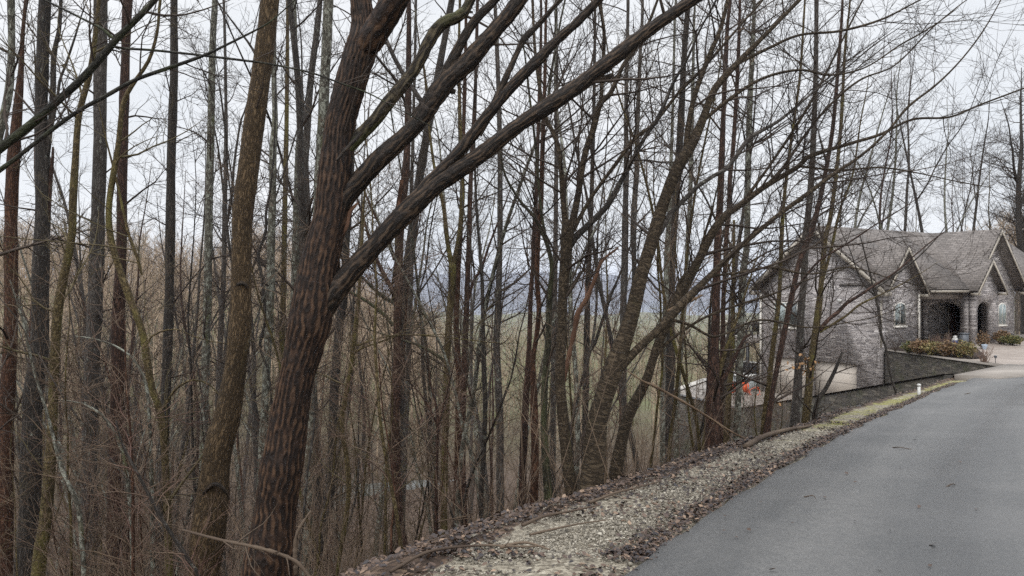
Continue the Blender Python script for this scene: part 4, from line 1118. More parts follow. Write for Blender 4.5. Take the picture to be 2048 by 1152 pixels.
tree('reddish brown trunk third in the tight group under the long limb', 13.0, 'darkred', [(955, 0, 6), (950, 200, 8), (943, 330, 9), (940, 400, 10), (938, 480, 10), (935, 560, 11), (933, 620, 11), (930, 700, 12), (927, 780, 13), (925, 860, 13), (925, 960, 14), (928, 1040, 14)],
     [[(936, 600, 7), (948, 560, 6), (962, 540, 6), (975, 500, 5), (990, 460, 4)]], **MT)
tree('thin dark crooked sapling at the foot of the verge bank', 10.0, 'darkgrey', [(948, 250, 4), (952, 400, 5), (958, 480, 6), (964, 560, 7), (966, 650, 8), (968, 740, 9), (970, 800, 9), (968, 900, 9), (962, 1000, 11), (965, 1060, 12)], crown=(18, 60, 150), zmin=-1, dead=True)
tree('grey brown straight trunk left of the reddish pair', 11.0, 'grey', [(990, 0, 7), (996, 150, 9), (1000, 300, 11), (1000, 400, 12), (1000, 480, 11), (998, 560, 12), (996, 620, 12), (993, 680, 13), (996, 760, 14), (1000, 850, 15), (1000, 950, 15), (1002, 1050, 15)], **MT)
tree('dark half of a close pair of thin trunks near the verge', 9.0, 'darkred', [(1082, 0, 5), (1080, 150, 7), (1075, 300, 8), (1072, 400, 9), (1068, 480, 11), (1066, 530, 9), (1062, 580, 9), (1060, 640, 10), (1058, 700, 10), (1052, 800, 14), (1047, 900, 15), (1045, 1000, 16), (1048, 1045, 17)], **MT)
tree('orange brown half of a close pair of thin trunks near the verge', 8.6, 'red', [(1092, 20, 5), (1090, 150, 7), (1085, 300, 9), (1082, 400, 10), (1076, 480, 10), (1074, 560, 10), (1078, 620, 10), (1072, 680, 10), (1066, 720, 11), (1068, 800, 14), (1070, 900, 16), (1068, 1000, 17), (1066, 1040, 18)], **MT)
tree('green mossy trunk with a crooked top left of the forked cherry', 8.2, 'green', [(1000, 300, 4), (1010, 350, 5), (1040, 402, 6), (1070, 436, 8), (1092, 482, 9), (1104, 532, 10), (1100, 580, 11), (1098, 620, 12), (1096, 700, 13), (1090, 760, 13), (1088, 850, 14), (1092, 930, 16), (1098, 1020, 18)],
     [[(1093, 480, 6), (1085, 440, 6), (1078, 380, 5), (1072, 300, 5), (1060, 200, 4)]], crown=(20, 70, 180), zmin=.2, dead=True)
CH = dict(tw=.0019, crown=(84, 500, 1700), zmin=1.3, l1=(.5, 1.9), l2=(.25, .9), l3=(.12, .45), rough=.07)
tree('forked cherry trunk rising straight from the verge and spreading into four limbs', 7.2, 'cherry', [(1140, 440, 20), (1136, 460, 26), (1131, 520, 22), (1126, 580, 19), (1124, 640, 19), (1122, 700, 19), (1120, 760, 20), (1125, 830, 22), (1132, 900, 24), (1140, 960, 25), (1148, 1008, 28)],
     [[(1134, 468, 15), (1128, 420, 12), (1123, 347, 10), (1113, 282, 9), (1091, 234, 8), (1080, 180, 7), (1070, 100, 6), (1065, 0, 5)],
      [(1140, 465, 17), (1146, 440, 15), (1156, 390, 13), (1169, 312, 13), (1186, 260, 13), (1200, 208, 12), (1221, 186, 10), (1247, 130, 9), (1278, 87, 8), (1300, 40, 6), (1315, 0, 5)],
      [(1202, 206, 9), (1206, 130, 8), (1208, 65, 7), (1200, 5, 6)],
      [(1146, 462, 11), (1158, 438, 9), (1186, 390, 8), (1230, 330, 8), (1269, 278, 8), (1308, 247, 7), (1356, 187, 7), (1400, 143, 6), (1438, 100, 5), (1490, 40, 4)],
      ({'mat': 'darkgrey'}, [(1140, 492, 13), (1152, 474, 13), (1182, 445, 12), (1217, 408, 11), (1243, 360, 10), (1269, 312, 9), (1291, 273, 8), (1317, 234, 8), (1347, 165, 6), (1373, 121, 5), (1400, 60, 4)])], S=20, step=.04, **CH)
tree('leaning cherry trunk with one long limb reaching over the drive', 7.0, 'cherry', [(1178, 1003, 62), (1186, 940, 46), (1196, 840, 40), (1226, 740, 38), (1247, 682, 34), (1265, 625, 29), (1282, 552, 26), (1304, 482, 25), (1325, 412, 24), (1356, 334, 23), (1382, 291, 20), (1404, 243, 16), (1425, 187, 15), (1447, 156, 13), (1500, 100, 10), (1560, 40, 8)],
     [[(1370, 308, 12), (1377, 250, 12), (1390, 190, 11), (1415, 120, 10), (1440, 60, 8), (1455, 0, 7)],
      ({'mat': 'grey'}, [(1308, 478, 12), (1322, 461, 11), (1341, 427, 11), (1372, 396, 10), (1393, 375, 9), (1427, 352, 8), (1450, 339, 9), (1471, 315, 8), (1500, 276, 8), (1560, 240, 6), (1620, 190, 4), (1700, 130, 3)]),
      [(1228, 748, 24), (1245, 730, 20), (1278, 695, 17), (1321, 655, 16), (1360, 612, 16), (1390, 582, 15), (1416, 556, 13), (1474, 499, 11), (1552, 434, 9), (1617, 386, 8), (1669, 347, 7), (1721, 312, 6), (1773, 265, 5), (1817, 213, 5), (1873, 169, 4), (1921, 121, 3), (1964, 65, 3), (1999, 5, 2)],
      [(1470, 130, 7), (1540, 95, 6), (1600, 70, 5), (1680, 62, 5), (1760, 40, 4), (1830, 5, 3)],
      [(1404, 243, 8), (1470, 190, 7), (1530, 155, 6), (1600, 140, 5), (1660, 150, 4), (1730, 135, 3), (1800, 90, 3)],
      [(1420, 552, 6), (1480, 545, 5), (1540, 535, 5), (1620, 548, 4), (1700, 535, 3), (1790, 560, 2)]], S=28, step=.03, **CH)
tree('third cherry trunk leaning from the shared stump, limb reaching the picture edge', 7.6, 'cherry', [(1222, 990, 28), (1240, 900, 24), (1256, 834, 22), (1291, 764, 20), (1308, 712, 19), (1334, 643, 21), (1369, 573, 22), (1399, 517, 19), (1425, 465, 18), (1452, 430, 16), (1478, 412, 13), (1530, 373, 11), (1595, 334, 9), (1621, 312, 9), (1704, 286, 7), (1760, 269, 6), (1825, 239, 5), (1899, 234, 4), (1964, 208, 4), (2060, 172, 3)],
     [[(1532, 372, 7), (1570, 330, 6), (1610, 270, 5), (1660, 210, 5), (1720, 160, 4), (1790, 130, 3), (1860, 60, 3)],
      [(1480, 412, 7), (1540, 330, 6), (1600, 240, 6), (1640, 170, 5), (1680, 90, 4), (1720, 10, 3)],
      [(1600, 333, 5), (1680, 340, 4), (1760, 335, 4), (1830, 345, 3), (1900, 360, 2)],
      [(1337, 640, 9), (1350, 600, 8), (1362, 560, 7), (1390, 530, 6), (1400, 500, 5)],
      [(1300, 735, 8), (1330, 690, 7), (1400, 640, 5), (1470, 612, 5), (1540, 590, 4), (1600, 565, 3), (1680, 540, 2)],
      [(1345, 640, 7), (1380, 650, 6), (1420, 672, 5), (1450, 668, 4), (1520, 640, 4), (1620, 655, 3), (1720, 640, 2)]], S=16, step=.04, **CH)
tree('twin stemmed grey trunk with stringy bark right of the forked cherry', 16.0, 'grey', [(1256, 0, 6), (1253, 150, 8), (1252, 250, 9), (1253, 330, 11), (1251, 406, 12), (1250, 485, 14), (1249, 550, 14), (1247, 600, 14), (1247, 700, 14), (1246, 850, 15)],
     [[(1260, 660, 10), (1268, 560, 9), (1267, 470, 12), (1269, 406, 12), (1274, 330, 10), (1275, 250, 9), (1280, 120, 7), (1285, 0, 6)]], **MT)
tree('slender grey green trunk between the cherries far down the slope', 19.0, 'lichen', [(1350, 30, 5), (1346, 200, 6), (1340, 390, 8), (1338, 445, 9), (1335, 484, 11), (1333, 550, 12), (1330, 640, 10), (1326, 760, 10)], **MT)
tree('slender pale green trunk with side twigs, farthest down between the cherry limbs', 20.0, 'lichen', [(1388, 50, 5), (1385, 200, 7), (1382, 328, 9), (1380, 406, 9), (1375, 484, 9), (1373, 536, 9), (1370, 600, 9), (1362, 700, 10), (1355, 800, 10)], **MT)
tree('thin grey trunk with a ragged top between the reddish pair and the cherry', 15.0, 'grey', [(1112, 0, 6), (1113, 200, 8), (1112, 400, 9), (1110, 560, 10), (1108, 700, 11), (1106, 850, 12)], **MT)
tree('slim grey trunk right of the forked cherry stem', 14.0, 'darkgrey', [(1190, 0, 5), (1188, 200, 7), (1183, 400, 9), (1180, 480, 10), (1176, 560, 11), (1174, 650, 12), (1172, 760, 13), (1170, 860, 13)], [[(1176, 700, 8), (1188, 690, 7), (1205, 640, 6), (1222, 590, 6), (1235, 560, 5)]], **MT)

# --- right hand trunks by the house
RT = dict(crown=(52, 280, 850), zmin=-.3, tw=.0028)
tree('stout dark reddish trunk, pale higher up, at the left of the house', 10.5, 'darkred', [(1460, 0, 7), (1455, 50, 8), (1450, 150, 10), (1446, 250, 11), (1443, 330, 13), (1440, 406, 14), (1436, 470, 14), (1433, 560, 15), (1431, 650, 17), (1428, 710, 20), (1426, 770, 26), (1425, 860, 30), (1422, 930, 32)],
     [({'mat': 'olive'}, [(1432, 760, 12), (1452, 700, 9), (1466, 660, 6), (1480, 620, 5)]), (st_(S=8), [(1446, 760, 9), (1470, 715, 8), (1490, 675, 6), (1502, 668, 4)])], **RT)
tree('purplish dark trunk just right of the stout dark one', 12.0, 'darkred', [(1480, 0, 6), (1475, 150, 8), (1466, 300, 9), (1460, 354, 9), (1459, 406, 10), (1453, 471, 9), (1450, 536, 9), (1449, 560, 9), (1446, 620, 9), (1446, 680, 10), (1441, 800, 12), (1440, 920, 14)], **RT)
tree('slim olive stem left of the pale lichen trunk near the deck', 14.0, 'olive', [(1468, 440, 5), (1467, 520, 6), (1466, 590, 7), (1466, 650, 9), (1463, 737, 9), (1458, 781, 12), (1454, 855, 13), (1451, 893, 13)], crown=(14, 50, 120), zmin=.2, dead=True)
tree('pale lichen trunk standing in front of the orange reel', 14.0, 'lichen', [(1508, 0, 7), (1505, 100, 9), (1500, 200, 11), (1497, 302, 12), (1495, 400, 12), (1494, 480, 13), (1490, 520, 13), (1485, 560, 14), (1482, 650, 14), (1479, 737, 13), (1476, 811, 14), (1473, 870, 14)], **RT)
tree('left stem of the olive V shaped pair in front of the garage', 11.2, 'olive', [(1610, 0, 4), (1600, 150, 5), (1580, 300, 6), (1568, 400, 7), (1563, 480, 8), (1560, 560, 8), (1556, 619, 9), (1548, 678, 10), (1541, 737, 11), (1535, 796, 13), (1528, 870, 16)], **RT)
tree('right stem of the olive V shaped pair in front of the garage', 11.0, 'darkred', [(1685, 0, 5), (1675, 150, 7), (1665, 260, 8), (1650, 350, 9), (1635, 420, 10), (1620, 470, 11), (1600, 520, 10), (1584, 590, 11), (1575, 634, 11), (1566, 678, 11), (1557, 722, 11), (1548, 767, 11), (1541, 811, 12), (1533, 872, 15)],
     [[(1586, 585, 6), (1605, 560, 5), (1640, 520, 5), (1690, 490, 4), (1750, 450, 3)]], **RT)
tree('tall straight brown trunk before the left garage door', 14.0, 'grey', [(1633, 0, 8), (1632, 100, 9), (1630, 200, 10), (1626, 300, 11), (1620, 390, 12), (1614, 450, 13), (1610, 490, 14), (1608, 560, 13), (1602, 619, 14), (1600, 678, 15), (1597, 737, 17), (1594, 796, 18), (1589, 852, 19)], **RT)
tree('dark trunk branching low toward the gable wall, right of the tall brown trunk', 12.4, 'olive', [(1700, 0, 4), (1690, 100, 5), (1682, 250, 7), (1672, 350, 8), (1660, 440, 9), (1650, 480, 10), (1643, 560, 10), (1637, 619, 13), (1629, 678, 13), (1621, 737, 14), (1616, 796, 15), (1610, 852, 17)],
     [({'mat': 'darkred'}, [(1640, 660, 9), (1656, 640, 8), (1675, 625, 8), (1693, 607, 7), (1720, 590, 6), (1750, 570, 5), (1790, 545, 4), (1830, 510, 3)]), [(1640, 664, 6), (1690, 633, 5), (1720, 609, 5), (1760, 590, 3)],
      [(1645, 560, 7), (1662, 500, 6), (1680, 420, 5), (1705, 350, 4), (1720, 250, 3)]], **RT)
tree('broken grey snag leaning against the branching trunk before the garage door', 12.0, 'darkgrey', [(1685, 704, 5), (1669, 743, 7), (1651, 778, 8), (1634, 806, 9)], crown=(5, 10, 20), dead=True, zmin=-3, name='snag')
tree('thin dark sapling bending past the corner of the house', 18.6, 'darkgrey', [(1720, 470, 2), (1738, 540, 3), (1746, 573, 4), (1753, 600, 5), (1760, 640, 6), (1762, 668, 6), (1772, 697, 5), (1780, 745, 5), (1795, 796, 4)], [[(1745, 580, 4), (1775, 560, 4), (1830, 520, 3), (1870, 480, 2)], [(1748, 590, 3), (1722, 560, 3), (1700, 500, 2)]], S=8, crown=(16, 60, 140), zmin=.2, dead=True)

# --- limbs hanging in from the tree at the left, outside the frame
tree('dark wet limbs reaching in from a tree out of sight at the left', 4.6, 'overhang', [(-190, -300, 24), (-195, 100, 30), (-200, 420, 34), (-205, 700, 36), (-210, 1150, 40)],
     [({'Y': 4.6}, [(-195, 480, 22), (-120, 390, 20), (-60, 342, 19), (0, 296, 18), (60, 250, 17), (110, 206, 16), (160, 161, 15), (210, 106, 14), (235, 76, 13), (285, 26, 12), (312, -2, 10), (370, -60, 8)]),
      ({'Y': 4.6}, [(228, 78, 7), (205, 58, 6), (180, 45, 5), (130, 20, 5), (85, -2, 4)]),
      ({'Y': 4.5}, [(-190, 520, 14), (-90, 405, 12), (0, 340, 10), (40, 310, 9), (110, 255, 9), (160, 220, 8), (215, 190, 8), (270, 160, 7), (340, 135, 7), (400, 114, 6), (440, 96, 5), (512, 60, 4), (545, 40, 3), (600, -10, 2)]),
      ({'Y': 4.6}, [(222, 92, 6), (250, 97, 5), (300, 100, 5), (370, 107, 5), (430, 114, 5), (480, 120, 5), (540, 128, 4), (620, 145, 4), (680, 166, 4), (740, 188, 3), (790, 215, 2)])],
     S=12, step=.05, crown=(70, 200, 420), zmin=2.4, l1=(.25, 1.0), l2=(.15, .5), l3=(.08, .25), top=8)
tree('dark crooked vine hanging beside the whitish lichen trunk', 12.5, 'darkgrey', [(552, 150, 2), (548, 300, 3), (540, 382, 4), (532, 425, 5), (531, 465, 5), (517, 510, 6), (525, 565, 6), (530, 640, 6), (520, 690, 6), (535, 740, 5), (542, 790, 5), (545, 900, 5)], S=7, crown=(3, 5, 8), dead=True, name='vine', cat='vine', flare=1.0)

tree('dark whip leaning to the right low in front of the dark red trunk', 6.4, 'darkgrey', [(232, 840, 3), (245, 890, 5), (280, 956, 6), (325, 1040, 7), (375, 1115, 8), (400, 1160, 8)], S=8, crown=(22, 70, 130), zmin=-3, l1=(.2, .9), dead=True, twig='twig_red', name='sapling', cat='sapling', up=.02)
tree('pale smooth sapling with a curved stem low at the left edge', 7.0, 'lichen', [(20, 560, 2), (45, 640, 4), (65, 730, 5), (95, 830, 6), (125, 940, 8), (155, 1010, 9), (165, 1100, 10), (168, 1160, 10)], S=8, crown=(24, 80, 150), zmin=-3, l1=(.2, .9), dead=True, twig='brush', name='sapling', cat='sapling')
tree('pale smooth stem arching left above the undergrowth near the dark red trunk', 7.4, 'lichen', [(150, 672, 2), (194, 679, 3), (238, 696, 4), (270, 722, 5), (292, 770, 6), (300, 860, 7), (304, 1000, 8), (306, 1160, 9)], S=8, crown=(20, 60, 120), zmin=-3, l1=(.2, .8), dead=True, twig='brush', name='sapling', cat='sapling')
tree('pale stem bent low across the foot of the tall grey trunk', 7.0, 'lichen', [(120, 800, 2), (160, 806, 4), (190, 820, 5), (214, 840, 5), (236, 880, 6), (252, 940, 7), (262, 1040, 8), (266, 1160, 9)], S=8, crown=(20, 60, 120), zmin=-3, l1=(.2, .8), dead=True, twig='brush', name='sapling', cat='sapling')
tree('thin upright whip with pinkish twigs before the wavy stem', 6.8, 'red', [(250, 640, 2), (252, 760, 4), (262, 880, 5), (266, 1000, 6), (266, 1160, 7)], S=8, crown=(24, 80, 160), zmin=-3, l1=(.2, .8), dead=True, twig='twig_red', name='sapling', cat='sapling')
tree('thin forked whip rising between the dark trunk and the forked olive tree', 8.2, 'darkred', [(852, 690, 2), (860, 760, 3), (875, 830, 5), (874, 920, 6), (872, 1000, 7), (874, 1090, 8)], [[(875, 850, 4), (850, 800, 3), (815, 760, 2)], [(874, 860, 4), (895, 780, 3), (915, 700, 2)]], S=8, crown=(18, 60, 110), zmin=-3, l1=(.2, .8), dead=True, twig='brush', name='sapling', cat='sapling')

# --- broken and fallen wood
def stick(label, nodes, mat, name='dead_branch', cat='branch', group=None, S=8, tw=(0, 0)):
    nd = np.array([[*P(a, b, y), w / 2 / F * y] for a, b, w, y in nodes])
    V, q, bk = tubes(resample(nd, 40)[None, :, :3], np.maximum(resample(nd, 40)[None, :, 3] * (1 + .1 * rng.normal(size=(1, 40))), .002), S)
    if tw[0]:
        cm = crown_mesh([nd], rng, tw[0], tw[1], 0, (.15, .6), (.08, .3), (.05, .1), .002, -50, (25, 60), 0.0)
        if cm is not None:
            o = mesh(name, V, [q, tuple(range(S))[::-1], tuple(range(39 * S, 40 * S))], M[mat], smooth=True, attrs={'bark': bk})
            tag(o, label, cat, group)
            mesh('crown', cm[0] , cm[1], M[mat], o)
            return o
    return tag(mesh(name, V, [q, tuple(range(S))[::-1], tuple(range(39 * S, 40 * S))], M[mat], smooth=True, attrs={'bark': bk}), label, cat, group)
stick('snapped reddish branch hung up beside the forked cherry', [(1118, 815, 8, 7.6), (1128, 760, 9, 7.6), (1137, 715, 9, 7.6), (1150, 657, 10, 7.6), (1156, 626, 10, 7.6), (1173, 597, 9, 7.6), (1192, 553, 8, 7.6), (1204, 522, 6, 7.6), (1237, 495, 4, 7.6)], 'redwood', tw=(4, 4))
stick('pale dead branch arching down from the cherries to the verge', [(1255, 742, 2, 7.4), (1285, 762, 4, 7.4), (1310, 773, 6, 7.6), (1360, 800, 5, 8.0), (1410, 830, 5, 8.4), (1460, 862, 4, 8.9), (1508, 886, 3, 9.3)], 'deadwood', tw=(6, 6))
stick('orange torn end of a broken limb on the leaning cherry', [(1335, 622, 5, 7.3), (1360, 610, 7, 7.3), (1385, 600, 6, 7.3), (1405, 590, 3, 7.3)], 'deadwood')
stick('long wet branch crossing low before the furrowed trunk', [(365, 1060, 4, 5.1), (410, 1072, 6, 5.1), (450, 1082, 7, 5.1), (500, 1092, 8, 5.1), (550, 1105, 8, 5.1), (590, 1122, 8, 5.1), (612, 1145, 7, 5.1), (625, 1165, 6, 5.1)], 'stick', tw=(7, 8))
stick('dark forked stub rising at the foot of the furrowed trunk', [(592, 1150, 9, 5.2), (590, 1110, 9, 5.2), (592, 1075, 7, 5.2), (606, 1045, 6, 5.2), (622, 1022, 3, 5.2)], 'stick')

def ground_stick(label, pts, w, mat='stick', group=None, tw=(0, 0)):
    nd = []
    for k, (px, py) in enumerate(pts):
        xy = on_road(px, py)
        f = 1 - .6 * k / (len(pts) - 1)
        zz = max(g1(*xy), float(zr(xy[1])) - .02 if dist_line(xy[0:1], xy[1:2], EDGE)[0] < 1.0 else -99) + w * f * .8 + .012 + .02 * math.sin(k * 1.7) ** 2
        nd.append([*xy, zz, w * f])
    nd = np.array(nd)
    p = resample(nd, 30)
    V, q, bk = tubes(p[None, :, :3], p[None, :, 3] * (1 + .08 * rng.normal(size=(1, 30))), 7)
    o = mesh('fallen_stick', V, [q, tuple(range(7))[::-1], tuple(range(29 * 7, 30 * 7))], M[mat], smooth=True, attrs={'bark': bk})
    tag(o, label, 'stick', group)
    if tw[0]:
        cm = crown_mesh([nd], rng, tw[0], tw[1], 0, (.12, .4), (.06, .2), (.05, .1), .002, -50, (20, 45), 0.0)
        mesh('crown', cm[0], cm[1], M[mat], o)
    return o
ground_stick('long thin stick along the lower verge edge at the bottom', [(780, 1140), (860, 1115), (960, 1100), (1030, 1106), (1090, 1100)], .011, tw=(4, 4))
ground_stick('forked stick lying on the leaf strip below the reddish pair', [(1045, 1060), (1090, 1045), (1150, 1030), (1200, 1022)], .013, tw=(3, 4))
ground_stick('short dark stick on the pale gravel of the verge', [(1000, 1105), (1050, 1100), (1100, 1105)], .012)
ground_stick('slightly bent stick halfway up the gravel verge', [(1060, 1080), (1110, 1068), (1165, 1052), (1215, 1050)], .009)
ground_stick('thick rotten branch lying along the verge crest below the V shaped pair', [(1490, 897), (1530, 880), (1570, 866), (1610, 857), (1622, 853)], .035, 'stick')
ground_stick('curved stick at the verge crest near the cherry stump', [(1180, 1010), (1230, 995), (1270, 985), (1320, 975)], .012, tw=(3, 3))
ground_stick('thin twig lying on the asphalt near the verge', [(1785, 898), (1800, 901), (1825, 902)], .007)
ground_stick('thin twig lying on the asphalt at the right', [(1892, 978), (1905, 976), (1913, 975)], .006)
ground_stick('small twig on the asphalt in the lower middle', [(1608, 998), (1625, 1000), (1632, 1001)], .005)
ground_stick('short twig on the far asphalt', [(1930, 790), (1942, 788)], .010)

# ------------------------------------------------------------------ generic bare trees, copied down the slope
def make_proto(name, label, cat, group, Ht, r0, seed, mat, twig, n=(34, 190, 560), l1=(.9, 3.0), l2=(.4, 1.3), l3=(.2, .6), clear=.28, rmin=.004, bend=.05, ang=(30, 65), S=9, loc=(0, 0, 0), fork=0):
    rg_ = np.random.default_rng(seed)
    K = 14
    p = np.zeros((K, 4)); d = np.array([rg_.normal() * .04, rg_.normal() * .04, 1.0])
    for k in range(1, K):
        d = nrm(d + rg_.normal(size=3) * bend * np.array([1, 1, .2])); d[2] = max(d[2], .8)
        p[k, :3] = p[k - 1, :3] + d * Ht / (K - 1)
    w = np.linspace(0, 1, K)
    p[:, 3] = r0 * (1 - .92 * w ** 1.15); p[0, 3] *= 1.35
    p[:, :3] += np.array(loc) - [0, 0, .3]
    r = empty(name, loc, label, cat, group)
    skin('trunk', p, M[mat], r, S, .22, .06, 0, seed)
    stems = [p]
    for k in range(fork):
        i = int(K * rg_.uniform(.28, .6)); a = rg_.uniform(0, 6.28)
        dr_ = np.array([math.cos(a) * .75, math.sin(a) * .75, 1.0])
        q_, rr_ = wander(p[i:i + 1, :3], dr_[None], np.array([Ht * rg_.uniform(.35, .55)]), p[i:i + 1, 3] * .65, np.array([.006]), 9, .10, .06, rg_)
        nd = np.concatenate([q_[0], rr_[0][:, None]], 1)
        skin('limb', nd, M[mat], r, 7, .25, .05, 0, seed + k)
        stems.append(nd)
    cm = crown_mesh(stems, rg_, *n, l1, l2, l3, rmin, loc[2] + Ht * clear, ang, .07, .13)
    mesh('crown', cm[0], cm[1], M[twig], r)
    return r

def copy_tree(src, loc, rot, sc, label=None):
    r = src.copy(); C.objects.link(r)
    r.location = loc; r.rotation_euler = (0, 0, rot); r.scale = (sc, sc, sc)
    if label: r['label'] = label
    for ch in src.children:
        c = ch.copy(); C.objects.link(c); c.parent = r
    return r

def scatter(n, px0, px1, y0, y1, rg_, power=1.0, keep=None):
    out = []
    tries = 0
    while len(out) < n and tries < n * 60:
        tries += 1
        Y = (y0 ** power + (y1 ** power - y0 ** power) * rg_.random()) ** (1 / power)
        px = rg_.uniform(px0, px1)
        x = (px - CX) / F * Y
        d, i = dist_poly(np.array([x]), np.array([Y]), HIGH)
        if i[0] or d[0] < .25: continue
        dl, il = dist_poly(np.array([x]), np.array([Y]), LOT)
        if il[0] or dl[0] < .6: continue
        dh = np.array([x, Y]) - HR
        if -2 < dh @ HN < 24 and -3 < dh @ HD < 13: continue
        if keep is not None and not keep(px, Y): continue
        if ((x + 2) / 16) ** 2 + ((Y - 49) / 9) ** 2 < 1: continue
        out.append((x, Y))
    return out

slope_lab = 'slim bare tree in the crowd of trunks down the wooded slope'
protos = []
spec = [('grey', 'twig', 19, .13, 0), ('darkgrey', 'twig', 21, .16, 1), ('olive', 'twig', 17, .10, 1), ('darkred', 'twig', 18, .11, 0), ('lichen', 'twig', 20, .14, 1), ('red', 'twig', 15, .08, 0), ('grey', 'twig', 16, .09, 2), ('darkgrey', 'twig', 14, .07, 0)]
pos = scatter(84, -60, 1540, 17, 62, np.random.default_rng(3), 1.6, keep=lambda px, Y: px < 740 or random.random() < (.5 if Y < 30 else .10))
rg_ = np.random.default_rng(8)
for i, (x, y) in enumerate(pos):
    z = g1(x, y)
    if i < len(spec):
        m_, t_, h_, r_, f_ = spec[i]
        protos.append(make_proto('slope_tree', slope_lab, 'tree', 'bare trees down the slope', h_, r_, 40 + i, m_, t_, loc=(x, y, z), fork=f_))
    else:
        s = protos[int(rg_.integers(len(protos)))]
        copy_tree(s, (x, y, z), rg_.uniform(0, 6.28), rg_.uniform(.75, 1.15))

# saplings: thin whips and small bushes of twigs in the tangle
sap_lab = 'thin leafless sapling in the tangle on the wooded slope'
saps = []
pos = scatter(150, -80, 1560, 7.0, 32, np.random.default_rng(61), 1.0, keep=lambda px, Y: Y > 6.5 or px < 900)
sspec = [('darkgrey', 'brush', 5.0, .018), ('olive', 'twig_olive', 4.0, .015), ('red', 'twig_red', 3.2, .012), ('grey', 'brush', 6.0, .022), ('darkred', 'brush', 3.6, .013), ('olive', 'brush', 5.5, .02), ('red', 'twig_red', 4.4, .015)]
for i, (x, y) in enumerate(pos):
    z = g1(x, y)
    if i < len(sspec):
        m_, t_, h_, r_ = sspec[i]
        saps.append(make_proto('sapling', sap_lab, 'sapling', 'saplings in the tangle', h_, r_, 70 + i, m_, t_, n=(26, 90, 170), l1=(.4, 1.5), l2=(.2, .6), l3=(.1, .3), clear=.18, rmin=.0022, bend=.13, ang=(25, 70), S=6, loc=(x, y, z)))
    else:
        copy_tree(saps[int(rg_.integers(len(saps)))], (x, y, z), rg_.uniform(0, 6.28), rg_.uniform(.7, 1.3))

# taller thin whips deeper in the wood
whip_lab = 'tall thin whip of a tree standing among the larger trunks on the slope'
whips = []
pos = scatter(145, -60, 1500, 11, 44, np.random.default_rng(15), 1.0, keep=lambda px, Y: px < 800 or Y < 22)
wspec = [('darkgrey', 'twig', 8.0, .030), ('grey', 'brush', 9.5, .038), ('darkred', 'twig', 7.0, .026), ('olive', 'brush', 8.5, .034), ('lichen', 'twig', 10.5, .045)]
for i, (x, y) in enumerate(pos):
    z = g1(x, y)
    if i < len(wspec):
        m_, t_, h_, r_ = wspec[i]
        whips.append(make_proto('whip_tree', whip_lab, 'tree', 'thin whips among the trunks', h_, r_, 170 + i, m_, t_, n=(26, 90, 190), l1=(.5, 1.8), l2=(.25, .8), l3=(.12, .4), clear=.2, rmin=.003, bend=.09, ang=(25, 65), S=6, loc=(x, y, z)))
    else:
        copy_tree(whips[int(rg_.integers(len(whips)))], (x, y, z), rg_.uniform(0, 6.28), rg_.uniform(.7, 1.25))

# trees behind the house
bh = [(1765, 66, 1.05, 'grey trunk standing behind the roof left of the chimneyless ridge', 3), (1800, 62, .95, 'slim grey trunk showing over the middle of the house ridge', 0), (1845, 74, .72, 'short bare tree behind the ridge above the front gable', 5), (1880, 70, .95, 'bare tree with spread limbs behind the ridge above the porch', 6),
      (1935, 78, .9, 'bare tree rising behind the ridge near the roof vent', 1), (1970, 66, .75, 'many limbed bare tree behind the large gable peak', 6), (1690, 70, 1.0, 'bare tree behind the apex of the garage gable', 4), (1720, 85, .9, 'distant thin tree behind the garage roof slope', 0),
      (2010, 95, .9, 'thin bare tree far behind the large gable', 7), (1905, 100, .95, 'far off bare tree over the porch roof', 3), (1825, 105, .9, 'far off bare tree over the left roof slope', 2), (1600, 75, .95, 'grey tree behind the left rake of the garage gable', 1), (1560, 68, .9, 'slim tree left of the garage gable eave', 7), (1530, 80, 1.0, 'distant tree beyond the deck', 0), (1665, 60, .9, 'forked bare tree just left of the garage gable apex', 6), (1745, 58, .85, 'grey forked tree over the left part of the roof', 4), (1860, 60, .8, 'forked bare tree directly over the front gable peak', 1), (1990, 64, .75, 'forked bare tree just behind the large gable apex', 2), (1915, 66, .85, 'tall pale tree over the right part of the main ridge', 4)]
for px, Y, s, lab, k in bh:
    x = (px - CX) / F * Y
    copy_tree(protos[k], (x, Y, -4.0 if px > 1650 else g1(x, Y)), rg_.uniform(0, 6.28), s * 1.45, lab)['group'] = 'bare trees behind the house'
# the broad dark tree at the right edge
bt = make_proto('tree', 'broad bare tree with dense dark crown at the right edge beyond the gable', 'tree', None, 20, .30, 91, 'darkgrey', 'twig', n=(170, 1400, 6000), l1=(1.5, 5.0), l2=(.6, 1.9), l3=(.3, .9), clear=.22, rmin=.009, bend=.06, ang=(35, 75), loc=(37.6, 54.0, -1.5), fork=6)
x_, y_ = P(2085, 560, 62)[:2]
bt2 = make_proto('tree', 'bare tree partly cut off by the right edge behind the wing', 'tree', None, 13, .2, 92, 'darkgrey', 'twig', n=(60, 360, 1200), l1=(1.0, 3.2), l2=(.5, 1.5), l3=(.3, .8), clear=.2, rmin=.007, loc=(x_, y_, -1.5), fork=3)

